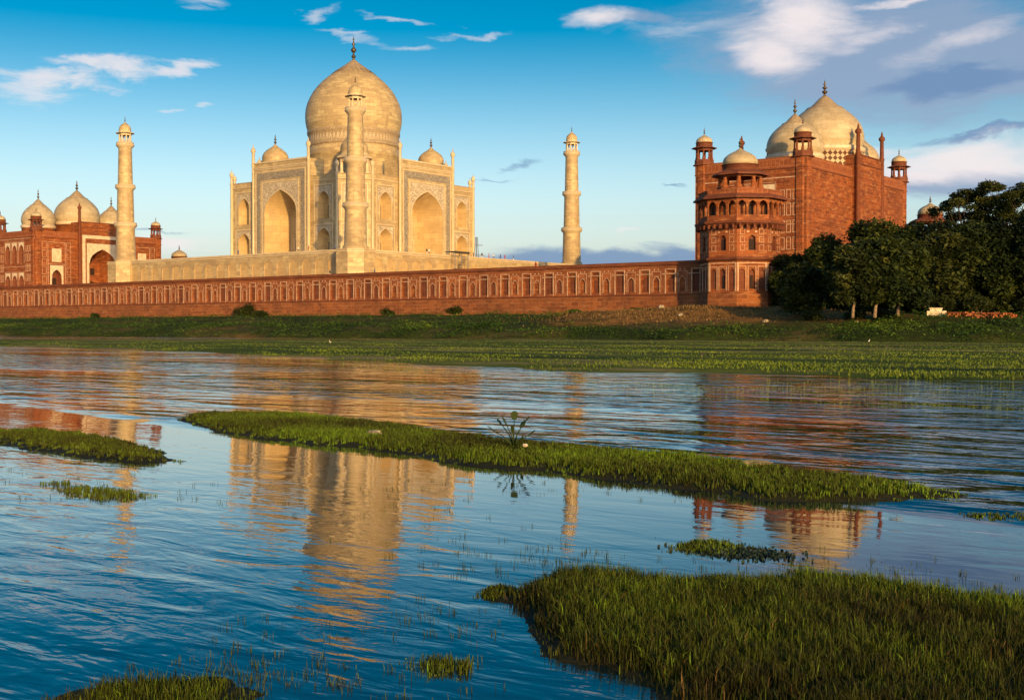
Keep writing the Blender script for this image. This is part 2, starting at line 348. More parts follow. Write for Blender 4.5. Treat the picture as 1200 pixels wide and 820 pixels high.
def thing(name, label, cat, loc=(0, 0, 0), rz=0.0, group=None):
    o = link(name, None, None, loc, rz, label); o['category'] = cat
    if group: o['group'] = group
    return o
def tag(o, label, cat, group=None):
    o['label'] = label; o['category'] = cat
    if group: o['group'] = group
    return o
def copy_tree(o, parent=None):
    c = o.copy(); C.objects.link(c); c.parent = parent
    for ch in list(o.children): copy_tree(ch, c)
    return c
def struct(o): o['kind'] = 'structure'; return o

class F:
    """a vertical facade frame: u to the right seen from outside, z up, d inward"""
    def __init__(s, dist, ang, c=(0, 0)):
        s.n = Vector((math.cos(ang), math.sin(ang), 0)); s.u = Vector((-s.n.y, s.n.x, 0)); s.o = Vector((c[0], c[1], 0)) + s.n*dist
    def p(s, u, z, d=0.0): return s.o + s.u*u - s.n*d + Vector((0, 0, z))
def arch(uc, w, zb, zs, za, n=7):
    L = []
    for k in range(n+1):
        a = (PI/2)*k/n; L.append((-w*math.cos(a), zs+(za-zs)*(0.80*math.sin(a)+0.20*(k/n)**3)))
    pts = L + [(-x, z) for x, z in reversed(L[:-1])]
    return dict(uc=uc, w=w, zb=zb, zs=zs, za=za, pts=[(uc+x, z) for x, z in pts])
def rect(uc, w, zb, zt): return dict(uc=uc, w=w, zb=zb, zs=zt, za=zt, pts=[(uc-w, zt), (uc+w, zt)])
def panel(mb, f, u0, u1, z0, z1, op=None, d=0.0):
    if op is None: mb.face([f.p(u0, z0, d), f.p(u1, z0, d), f.p(u1, z1, d), f.p(u0, z1, d)]); return
    a, b, zb = op['uc']-op['w'], op['uc']+op['w'], op['zb']
    if zb > z0+1e-4: mb.face([f.p(u0, z0, d), f.p(u1, z0, d), f.p(u1, zb, d), f.p(u0, zb, d)])
    if a > u0+1e-4: mb.face([f.p(u0, zb, d), f.p(a, zb, d), f.p(a, z1, d), f.p(u0, z1, d)])
    if b < u1-1e-4: mb.face([f.p(b, zb, d), f.p(u1, zb, d), f.p(u1, z1, d), f.p(b, z1, d)])
    for (ua, za), (ub, zc) in zip(op['pts'], op['pts'][1:]):
        if min(za, zc) < z1-1e-4: mb.face([f.p(ua, za, d), f.p(ub, zc, d), f.p(ub, z1, d), f.p(ua, z1, d)])
def outline(op): return [(op['uc']-op['w'], op['zb'])] + op['pts'] + [(op['uc']+op['w'], op['zb'])]
def recess(mb, f, op, depth, bs=1.0, zs=1.0, d0=0.0, back=True):
    A = outline(op); zb = op['zb']
    if A[0] == A[1]: A = A[1:-1]
    B = [(op['uc']+(u-op['uc'])*bs, zb+(z-zb)*zs) for u, z in A]
    for i in range(len(A)-1):
        mb.face([f.p(*A[i], d0), f.p(*B[i], d0+depth), f.p(*B[i+1], d0+depth), f.p(*A[i+1], d0)])
    mb.face([f.p(*A[0], d0), f.p(*A[-1], d0), f.p(*B[-1], d0+depth), f.p(*B[0], d0+depth)])
    if back:
        c = (op['uc'], (zb+op['zs'])/2)
        for i in range(len(B)): mb.face([f.p(*c, d0+depth), f.p(*B[(i+1) % len(B)], d0+depth), f.p(*B[i], d0+depth)])
def strip(mb, f, u0, u1, z0, z1, proud=0.05, d0=0.0):
    P = [f.p(u, z, d0-pr) for pr in (0.0, proud) for u, z in ((u0, z0), (u1, z0), (u1, z1), (u0, z1))]
    for q in ((4, 5, 6, 7), (0, 1, 5, 4), (1, 2, 6, 5), (2, 3, 7, 6), (3, 0, 4, 7)): mb.face([P[k] for k in q])
def uframe(mb, f, uc, w, z0, z1, t, proud=0.05, bottom=False, d0=0.0):
    strip(mb, f, uc-w, uc-w+t, z0, z1, proud, d0); strip(mb, f, uc+w-t, uc+w, z0, z1, proud, d0); strip(mb, f, uc-w+t, uc+w-t, z1-t, z1, proud, d0)
    if bottom: strip(mb, f, uc-w+t, uc+w-t, z0, z0+t, proud, d0)
def archband(mb, f, op, t, proud=0.05, d0=0.0):
    A = outline(op); cu = op['uc']; k = (op['w']+t)/op['w']
    B = [(cu+(u-cu)*k, z+(t*1.2*(max(0, z-op['zs'])/max(1e-3, op['za']-op['zs'])) if z > op['zs'] else 0)) for u, z in A]
    for i in range(len(A)-1):
        if A[i] == A[i+1]: continue
        mb.face([f.p(*B[i], d0-proud), f.p(*A[i], d0-proud), f.p(*A[i+1], d0-proud), f.p(*B[i+1], d0-proud)])
        mb.face([f.p(*B[i], d0), f.p(*B[i], d0-proud), f.p(*B[i+1], d0-proud), f.p(*B[i+1], d0)])
def ngon(n, r, rot=0.0, c=(0, 0)): return [(c[0]+r*math.cos(rot+2*PI*k/n), c[1]+r*math.sin(rot+2*PI*k/n)) for k in range(n)]

DOME = [(.93, 0), (.975, .06), (1.0, .15), (.995, .24), (.96, .34), (.895, .44), (.80, .53), (.685, .61), (.55, .69), (.42, .75), (.31, .80), (.20, .87), (.10, .94), (.04, .985), (0.0, 1.0)]
def dome_prof(r, z0, z1): return [(a*r, z0+(z1-z0)*b) for a, b in DOME]
def finial_prof(z, h, r): return [(r*.5, z-.1*h), (r*.35, z+.05*h), (r*.9, z+.14*h), (r*1.0, z+.2*h), (r*.3, z+.28*h), (r*.3, z+.34*h), (r*.8, z+.42*h), (r*.85, z+.46*h), (r*.25, z+.54*h), (r*.25, z+.6*h), (r*.55, z+.66*h), (r*.2, z+.74*h), (r*.3, z+.8*h), (r*.12, z+.86*h), (0, z+h)]

def kiosk(parent, name, loc, z0, zc, R, rd, zd0, zd1, zf, ncol, stone, cap, base_h=0.9, chaj=None, neck=None, label=None):
    """open columned pavilion: base slab z0, columns to zc, chajja, neck, dome zd0..zd1, finial to zf (all local)"""
    k = MB(); chaj = chaj or R*1.45
    k.lathe([(0, z0), (R*1.35, z0), (R*1.35, z0+.2), (R*1.15, z0+.25), (R*1.15, z0+base_h), (0, z0+base_h)], 8, smooth=False, rot=PI/8)
    hh = zc-(z0+base_h); o = k.build(name, stone, parent, loc, label=label)
    k = MB(); k.lathe([(R*1.02, zc-hh*.28), (R*1.06, zc), (R*.9, zc), (R*.88, zc-hh*.28), (R*1.02, zc-hh*.28)], 8, smooth=False, rot=PI/8)
    k.build('lintel', stone, o)
    cb = MB()
    cw = R*.12
    for x, y in [(0, 0)]:
        cb.lathe([(cw*1.5, z0+base_h), (cw*1.5, z0+base_h+.15*hh), (cw, z0+base_h+.2*hh), (cw*.9, zc-hh*.25), (cw*1.9, zc-.02)], 6)
    me = cb.mesh('column', stone)
    for x, y in ngon(ncol, R*.92, PI/8): link('column', me, o, (x, y, 0))
    e = MB(); e.lathe([(R*.9, zc), (chaj, zc-.12*R), (chaj, zc-.05*R), (R*.95, zc+.13*R), (0, zc+.13*R)], 8, smooth=False, rot=PI/8); e.build('eave', stone if neck is None else neck, o)
    nb = MB(); nb.lathe([(rd*1.02, zc+.1*R), (rd*1.02, zd0-.05), (rd*1.08, zd0-.02), (rd*1.08, zd0+.05), (rd*.9, zd0+.06)], 24); nb.build('neck', neck or stone, o)
    d = MB(); d.lathe(dome_prof(rd, zd0, zd1), 24); do = d.build('dome', cap, o)
    fb = MB(); fb.lathe(finial_prof(zd1, zf-zd1, rd*.12), 8); fb.build('finial', M['bronze'], o)
    return o

# ------------------------------------------------------------------ white marble mausoleum
TZ = 13.0; PZ = 19.85
def mausoleum():
    t = thing('marble_mausoleum', 'great white marble tomb with bulbous central dome and tall arched portals on its plinth', 'mausoleum', (0, 0, PZ))
    a, c = 27.2, 6.5; e = a-c
    octv = [(a, -e), (a, e), (e, a), (-e, a), (-a, e), (-a, -e), (-e, -a), (e, -a)]
    w = MB(); niches = []; H = 21.65
    card = [F(a, k*PI/2) for k in range(4)]; cham = [F((a+e)/math.sqrt(2), PI/4+k*PI/2) for k in range(4)]
    fr = MB(); ln = MB(); sp = MB()
    def bay(f, u0, u1):
        uc = (u0+u1)/2; lo = arch(uc, 2.35, 0.25, 5.4, 7.9); hi = arch(uc, 2.2, 10.3, 15.0, 17.6)
        panel(w, f, u0, u1, 0, 9.3, lo); panel(w, f, u0, u1, 9.3, H, hi)
        for op, z0, z1 in ((lo, .25, 9.0), (hi, 9.8, 19.4)):
            n = MB(); recess(n, f, op, 2.6, .62, .9); g_ = MB()
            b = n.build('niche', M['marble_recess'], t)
            zz = op['zb']; hh = (op['zs']-zz)
            dr = rect(uc, 0.75, zz+.02, zz+hh*.72); uframe(g_, f, uc, 1.0, zz+.02, zz+hh*.8, .18, .08, d0=2.6); strip(g_, f, uc-.8, uc+.8, zz+.05, zz+hh*.76, .03, d0=2.6)
            g_.build('window', M['screen'], b)
            fr = MB(); ln = MB(); sp = MB()
            uframe(fr, f, uc, 3.5, z0, z1, .28, .09); uframe(ln, f, uc, 3.15, z0+.1, z1-.4, .1, .03)
            panel(sp, f, uc-2.9, uc+2.9, op['zs'], z1-.6, dict(op, zb=op['zs']), d=-.02); archband(fr, f, op, .16, .07)
            fr.build('frame_moulding', M['marble_plain'], b); ln.build('inlay_line', M['line'], b); sp.build('spandrel', M['floral'], b)
    for f in card:
        bay(f, -e, -10.8); bay(f, 10.8, e)
        w.face([f.p(-10.8, 0, .02), f.p(10.8, 0, .02), f.p(10.8, .1, .02), f.p(-10.8, .1, .02)])
    for f in cham: bay(f, -4.6, 4.6)
    w.face([(*p, 21.0) for p in octv])
    inner = [(x*.985, y*.985) for x, y in octv]
    for i in range(8):
        A, B = octv[i], octv[(i+1) % 8]; A2, B2 = inner[i], inner[(i+1) % 8]
        w.face([(*A, H), (*B, H), (*B2, H), (*A2, H)]); w.face([(*B2, 21.0), (*A2, 21.0), (*A2, H), (*B2, H)])
    w.build('wall', M['marble'], t)
    co = MB(); o1 = [(x*1.012, y*1.012) for x, y in octv]; o2 = [(x*1.003, y*1.003) for x, y in octv]
    co.prism(o2, 20.2, 20.45, o1); co.prism(o1, 20.45, 20.6); co.prism(o2, 21.66, 21.9, o1)
    co.build('cornice', M['marble_plain'], t)
    for f in card:                                   # the four portals
        P = MB(); op = arch(0, 6.35, 0.15, 12.8, 18.9, 10); D = -0.85
        panel(P, f, -10.8, 10.8, 0, 26.65, op, d=D)
        for s_ in (-1, 1):
            q = [f.p(s_*10.8, 0, D), f.p(s_*10.8, 0, 5), f.p(s_*10.8, 26.65, 5), f.p(s_*10.8, 26.65, D)]; P.face(q if s_ > 0 else q[::-1])
        P.face([f.p(10.8, 20.5, 5), f.p(-10.8, 20.5, 5), f.p(-10.8, 26.65, 5), f.p(10.8, 26.65, 5)]); P.face([f.p(-10.8, 26.65, D), f.p(10.8, 26.65, D), f.p(10.8, 26.65, 5), f.p(-10.8, 26.65, 5)])
        po = P.build('portal', M['marble'], t)
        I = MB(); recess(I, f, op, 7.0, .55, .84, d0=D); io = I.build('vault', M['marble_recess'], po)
        g_ = MB(); dd = D+7.0
        uframe(g_, f, 0, 2.0, .2, 6.4, .35, .12, d0=dd); uframe(g_, f, 0, 1.7, 7.4, 11.6, .3, .12, True, d0=dd); strip(g_, f, -3.3, 3.3, 6.75, 7.05, .15, d0=dd)
        for u in (-3.1, -2.45, 2.45, 3.1):
            strip(g_, f, u-.08, u+.08, .2, 6.6, .06, d0=dd); strip(g_, f, u-.08, u+.08, 7.2, 12, .06, d0=dd)
        g_.build('doorway_moulding', M['marble_plain'], io)
        s2 = MB(); strip(s2, f, -1.6, 1.6, .2, 5.9, .04, d0=dd); strip(s2, f, -1.35, 1.35, 7.7, 11.2, .04, d0=dd); s2.build('screen', M['screen'], io)
        b = MB()
        strip(b, f, -9.5, -8.0, .3, 23.7, .04, D); strip(b, f, 8.0, 9.5, .3, 23.7, .04, D); strip(b, f, -8.0, 8.0, 21.9, 23.7, .04, D); b.build('calligraphy_band', M['script'], po)
        s3 = MB(); panel(s3, f, -7.0, 7.0, 12.8, 20.9, dict(op, zb=12.8), d=D-.03); s3.build('spandrel', M['floral'], po)
        m = MB(); uframe(m, f, 0, 7.4, .1, 21.3, .3, .12, d0=D); uframe(m, f, 0, 9.9, .1, 24.2, .3, .12, d0=D); archband(m, f, op, .3, .1, d0=D)
        strip(m, f, -10.8, 10.8, 25.1, 25.35, .22, D); strip(m, f, -10.9, 10.9, 26.4, 26.85, .25, D); uframe(m, f, 0, 10.75, .1, 25.0, .25, .06, d0=D)
        m.build('moulding', M['marble_plain'], po)
        pn = MB(); pn.lathe([(.5, 0), (.45, 2), (.42, 26), (.6, 26.3), (.42, 26.7), (.40, 29.6), (.62, 29.9), (.66, 30.3), (.5, 30.8), (.15, 31.1), (.1, 31.9), (0, 32)], 8)
        me = pn.mesh('pinnacle', M['marble_plain'])
        for s_ in (-1, 1): link('pinnacle', me, po, f.p(s_*10.9, 0, D+.1))
    pn = MB(); pn.lathe([(.48, 0), (.42, 2), (.38, 21.5), (.55, 21.8), (.4, 22.1), (.36, 23.8), (.56, 24.1), (.6, 24.5), (.4, 25), (.1, 25.3), (0, 26)], 8)
    me = pn.mesh('pinnacle', M['marble_plain'])
    for x, y in octv: link('pinnacle', me, t, (x*1.004, y*1.004, 0))
    for sx, sy in ((1, -1), (-1, -1), (1, 1), (-1, 1)):
        kiosk(t, 'roof_kiosk', (sx*15.7, sy*15.7, 0), 21.0, 27.6, 4.0, 3.75, 29.0, 34.0, 36.9, 8, M['marble_plain'], M['marble'], base_h=1.6, chaj=5.1)
    dr = MB(); dr.lathe([(13.3, 21.0), (13.3, 22), (12.75, 22.2), (12.75, 30.4), (13.0, 30.6), (13.0, 31.0), (12.75, 31.2), (12.75, 33.0)], 64); do = dr.build('drum', M['marble'], t)
    bd = MB(); bd.lathe([(12.75, 33.0), (13.15, 33.3), (13.15, 34.0), (13.0, 34.05), (13.0, 36.5), (13.25, 36.7), (13.3, 37.5), (13.05, 37.6)], 64); bd.build('carved_band', M['carved'], do)
    ch = MB()
    for k in range(72):
        a0 = 2*PI*k/72; r = 13.03
        pts = [(r*math.cos(a0+x), r*math.sin(a0+x), z) for x, z in ((-.035, 34.2), (0, 36.2), (.035, 34.2), (.02, 34.2), (0, 35.3), (-.02, 34.2))]
        ch.face([pts[i] for i in (0, 5, 4, 1)]); ch.face([pts[i] for i in (1, 4, 3, 2)])
    ch.build('chevron_inlay', M['marble_plain'], do)
    prof = [(13.05, 37.5), (13.45, 38.8), (13.75, 40.4), (13.8, 42.3), (13.62, 44.0), (13.2, 45.6), (12.55, 47.1), (11.6, 48.8), (10.4, 50.4), (9.0, 51.9), (7.4, 53.3), (5.75, 54.5), (4.0, 55.7), (2.4, 56.7), (1.1, 57.6), (0.5, 58.2)]
    dm = MB(); dm.lathe(prof, 96, rref=11); dmo = dm.build('dome', M['marble'], t)
    lt = MB()
    for k in range(24):                               # lotus petals round the crown
        a0 = 2*PI*k/24; h_ = PI/24
        def q(r, an, z): return (r*math.cos(an), r*math.sin(an), z)
        lt.face([q(6.25, a0-h_*.55, 54.35), q(6.25, a0+h_*.55, 54.35), q(4.6, a0+h_, 55.55), q(4.6, a0-h_, 55.55)]); lt.face([q(6.6, a0, 54.1), q(6.25, a0+h_*.55, 54.35), q(6.25, a0-h_*.55, 54.35)])
    lt.lathe([(4.7, 55.42), (4.0, 55.95), (2.5, 56.95), (1.25, 57.9), (.6, 58.4)], 32); lt.build('lotus_crown', M['carved'], dmo)
    fn = MB(); fn.lathe([(1.1, 57.7), (.5, 58.3), (.3, 58.9), (.6, 59.3), (.65, 59.6), (.25, 60.0), (.25, 60.5), (.75, 61.0), (.8, 61.5), (.3, 62.0), (.2, 62.6), (.5, 63.0), (.2, 63.5), (.15, 64.2), (.3, 64.4), (.1, 64.7), (.08, 65.1), (0, 65.6)], 10)
    fn.build('finial', M['bronze'], dmo)
mausoleum()

def plinth():
    t = thing('marble_plinth', 'broad low white marble plinth with octagonal corners carrying the tomb', 'plinth', (0, 0, TZ)); a = 46.4; H = PZ-TZ
    w = MB(); nn = MB(); N = 18
    for k in range(4):
        f = F(a, k*PI/2); L = 41.2; st = 2*L/N
        for i in range(N):
            u0 = -L+i*st; op = arch(u0+st/2, st*.34, 1.2, 4.0, 5.3, 5)
            panel(w, f, u0, u0+st, 0, H, op); recess(nn, f, op, .16)
    for sx in (-1, 1):
        for sy in (-1, 1): w.prism(ngon(8, 4.95, PI/8, (sx*45, sy*45)), 0, H, bottom=False)
    w.face([(-a, -a, H-.02), (a, -a, H-.02), (a, a, H-.02), (-a, a, H-.02)])
    w.build('wall', M['marble'], t); nn.build('blind_arcade', M['marble_recess'], t)
    c = MB()
    for k in range(4):
        f = F(a, k*PI/2); strip(c, f, -41, 41, H-.55, H-.25, .2); strip(c, f, -41, 41, H-.02, H+.35, .05); strip(c, f, -41, 41, .02, .7, .15)
    for sx in (-1, 1):
        for sy in (-1, 1):
            cc = (sx*45, sy*45); c.prism(ngon(8, 5.15, PI/8, cc), H-.55, H-.25); c.prism(ngon(8, 5.05, PI/8, cc), H-.02, H+.12); c.prism(ngon(8, 5.1, PI/8, cc), .02, .7)
    c.build('coping', M['marble_plain'], t)
plinth()

def minaret():
    t = thing('marble_minaret', '', 'minaret', (45, -45, PZ+.1), group='marble minarets at the corners of the plinth')
    s_ = MB(); s_.lathe([(3.1, 0), (3.1, .8), (2.72, 1.0), (2.5, 9.9)], 32); s_.lathe([(2.38, 10.6), (2.16, 20.5)], 32); s_.lathe([(2.04, 21.2), (1.8, 32.3)], 32)
    s_.build('shaft', M['marble'], t)
    for z, r in ((10.3, 2.45), (20.9, 2.1), (32.7, 1.8)):
        b = MB(); b.lathe([(r, z-1.0), (r+.25, z-.6), (r+.65, z-.2), (r+.72, z), (r+.72, z+.12), (r+.62, z+.14), (r+.62, z+.75), (r+.5, z+.75), (r+.5, z+.15), (r-.4, z+.15)], 24)
        b.build('balcony', M['marble_plain'], t)
    kiosk(t, 'cupola', (0, 0, 0), 32.9, 36.2, 1.7, 1.62, 36.8, 39.3, 41.0, 8, M['marble_plain'], M['marble'], base_h=.5, chaj=2.65)
    return t
mn = minaret()
labs = {(1, -1): 'tall white marble minaret rising in front of the great dome', (-1, -1): 'white marble minaret at the far left corner of the plinth beside the red hall',
        (1, 1): 'white marble minaret standing alone against open sky right of the tomb'}
mn['label'] = labs[(1, -1)]
for k in ((-1, -1), (1, 1)):
    c = copy_tree(mn); c.location = (45*k[0], 45*k[1], PZ+.1); c['label'] = labs[k]

# ------------------------------------------------------------------ red sandstone river terrace
def terrace():
    t = thing('river_terrace', 'long red sandstone river wall with blind arches and white inlay', 'terrace wall', (0, 0, 3.5))
    H0, H1, H = 4.1, 9.5, 10.0                         # string course, top of panels, wall top (local)
    f = F(57, -PI/2); base = MB(); w = MB()
    X0, X1 = -154.0, 146.2
    for k in range(60):
        a0 = X0+(X1-X0)*k/60; a1 = X0+(X1-X0)*(k+1)/60
        base.face([f.p(a0, -1, -.35), f.p(a1, -1, -.35), f.p(a1, H0-.1, -.2), f.p(a0, H0-.1, -.2)])
    bay = 5.46; n = 55; rng = random.Random(4)
    for i in range(n):
        u0 = X1-(i+1)*bay; uc = u0+1.75; um = u0+4.25
        o1 = rect(uc, .85, H0+.55, H0+4.4); o2 = arch(um, .62, H0+.6, H0+2.5, H0+3.3, 4)
        panel(w, f, u0, u0+3.2, H0, H, o1); panel(w, f, u0+3.2, u0+bay, H0, H, o2)
        p = MB(); recess(p, f, o1, .35); recess(p, f, o2, .25); op = arch(uc, .42, H0+.56, H0+3.0, H0+3.7, 4)
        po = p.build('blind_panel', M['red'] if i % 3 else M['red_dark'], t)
        d = MB(); strip(d, f, uc-.42, uc+.42, H0+.56, H0+3.1+rng.random()*.4, .02, .33); d.build('slit_recess', M['red_dark'], po)
        q = MB()
        for s in (-1, 1): strip(q, f, uc+s*1.05-.1, uc+s*1.05+.1, H0+.2, H0+4.75, .05)
        strip(q, f, uc-1.7, uc+1.7, H0+3.75, H0+3.9, .05)
        strip(q, f, uc-.85, uc+.85, H0+4.62, H0+4.75, .05); uframe(q, f, um, .98, H0+.4, H0+4.3, .07, .03); archband(q, f, o2, .1, .04)
        for s in (-1, 1): strip(q, f, um+s*.45-.11, um+s*.45+.11, H0+4.5, H0+4.72, .04)
        q.build('marble_inlay', M['inlay_white'], po)
    base.build('base_course', M['red_base'], t)
    for (x0, y0, x1, y1) in ((154, -57, 154, 57), (154, 57, -154, 57), (-154, 57, -154, -57)):
        w.face([(x0, y0, -1), (x1, y1, -1), (x1, y1, H), (x0, y0, H)])
    w.build('wall', M['red_wall'], t)
    s = MB(); strip(s, f, X0, X1, H0-.12, H0+.12, .35); s.build('string_course', M['red_dark'], t)
    c = MB(); strip(c, f, X0, X1, H-.45, H-.15, .32); strip(c, f, X0, X1, H, H+.22, .1, .05); c.build('coping', M['red_dark'], t)
    p = MB(); p.face([(-154, -56.9, H-.5), (154, -56.9, H-.5), (154, 57, H-.5), (-154, 57, H-.5)]); p.build('paving', M['paving'], t)
    b = MB(); strip(b, f, X0, X1, H+.22, H+.26, -.5, -.05); 
terrace()

def corner_tower():
    t = thing('corner_tower', '', 'tower', (151, -57, 3.5), group='octagonal towers at the corners of the terrace'); R = 7.0; rot = -PI/2+PI/8
    ap = R*math.cos(PI/8); hw = R*math.sin(PI/8); fs = [F(ap, -PI/2+k*PI/4) for k in range(8)]
    b = MB(); b.prism(ngon(8, R*1.05, rot), -1, 4.0, ngon(8, R*1.025, rot)); b.build('base', M['red_base'], t)
    w = MB()
    for f in fs:
        ops = [(-hw, -hw/3, -hw*.66), (-hw/3, hw/3, 0), (hw/3, hw, hw*.66)]
        for i, (u0, u1, uc) in enumerate(ops):
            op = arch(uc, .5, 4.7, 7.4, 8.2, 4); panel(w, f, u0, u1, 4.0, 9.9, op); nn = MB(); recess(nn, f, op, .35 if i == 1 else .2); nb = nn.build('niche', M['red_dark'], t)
            q_ = MB(); uframe(q_, f, uc, .75, 4.4, 8.6, .1, .05); q_.build('marble_inlay', M['inlay_white'], nb)
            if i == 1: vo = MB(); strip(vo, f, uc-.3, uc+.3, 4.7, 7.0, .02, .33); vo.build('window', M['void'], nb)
        # upper stage, windows and panels
        op = arch(0, .62, 11.3, 13.2, 13.9, 4); panel(w, f, -hw, hw, 9.9, 16.1, op); nn = MB(); recess(nn, f, op, .5); nb = nn.build('niche', M['red_dark'], t)
        vo = MB(); strip(vo, f, -.5, .5, 11.35, 13.2, .02, .48); vo.build('window', M['void'], nb); iv = MB()
        for u in (-1.7, 1.7):
            for z in (11.2, 12.6, 14.0): uframe(iv, f, u, .42, z, z+1.0, .06, .03, True)
        for u in (-.7, .7): strip(iv, f, u-.2, u+.2, 14.3, 14.6, .04)
        for u in (-hw*.92, hw*.92): strip(iv, f, u-.12, u+.12, 4.3, 9.2, .06)
        strip(iv, f, -hw*.85, hw*.85, 9.05, 9.2, .05); iv.build('panel_grid', M['inlay_white'], t)
        # gallery arcade: three open arches a face
    w.build('wall', M['red'], t)
    e = MB(); e.lathe([(7.0, 9.4), (7.55, 9.75), (7.6, 10.0), (7.0, 10.15)], 8, smooth=False, rot=rot); e.build('string_course', M['red_dark'], t); e = MB(); e.lathe([(7.0, 15.4), (7.9, 15.9), (8.0, 16.3), (5.0, 16.35)], 8, smooth=False, rot=rot)
    for k in range(40):
        a = 2*PI*k/40; e.box((7.35*math.cos(a), 7.35*math.sin(a), 15.35), (.8, .25, .7), a)
    e.build('balcony', M['red_dark'], t)
    core = MB(); core.prism(ngon(8, 5.3, rot), 16.3, 20.4, bottom=False); co = core.build('gallery_wall', M['red'], t)
    for k in range(8):
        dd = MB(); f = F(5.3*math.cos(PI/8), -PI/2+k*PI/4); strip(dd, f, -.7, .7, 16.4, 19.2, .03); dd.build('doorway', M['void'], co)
    g = MB(); R2 = 7.35; ap2 = R2*math.cos(PI/8); h2 = R2*math.sin(PI/8)
    for k in range(8):
        f = F(ap2, -PI/2+k*PI/4)
        for i in (-1, 0, 1):
            uc = i*h2*2/3; op = arch(uc, h2/3*.8, 17.3, 18.9, 19.8, 5); op0 = dict(op, zb=16.35)
            panel(g, f, uc-h2/3, uc+h2/3, 17.3, 20.3, op); recess(g, f, op, .35, back=False); panel(g, f, uc-h2/3, uc+h2/3, 16.35, 17.3); panel(g, f, uc-h2/3, uc+h2/3, 16.35, 20.3, dict(op, zb=17.3), d=.35)
    g.build('arcade', M['red'], t)
    r = MB(); r.lathe([(5.0, 20.3), (7.5, 20.25), (8.25, 20.15), (8.25, 20.35), (7.5, 20.95), (0, 20.95)], 8, smooth=False, rot=rot); r.build('eave', M['red_dark'], t); r = MB(); r.lathe([(7.3, 20.9), (7.3, 21.5), (7.42, 21.5), (7.42, 21.7), (7.1, 21.7), (7.1, 20.9)], 8, smooth=False, rot=rot)
    r.build('roof_parapet', M['merlon'], t)
    kiosk(t, 'pavilion', (0, 0, 0), 20.9, 25.0, 3.75, 3.05, 26.5, 29.6, 31.4, 8, M['red'], M['dome_white'], base_h=1.5, chaj=5.0, neck=M['red_dark'])
    return t
tw = corner_tower(); tw['label'] = 'octagonal red tower with arcaded balcony and white domed pavilion ending the river wall'
c = copy_tree(tw); c.location = (146.4, 57, 3.5); c['label'] = 'domed tower top just showing above the dark trees at far right'
c = copy_tree(tw); c.location = (-154.3, 57, 3.5); c['label'] = 'small distant domed tower top above the plinth between minaret and tomb'

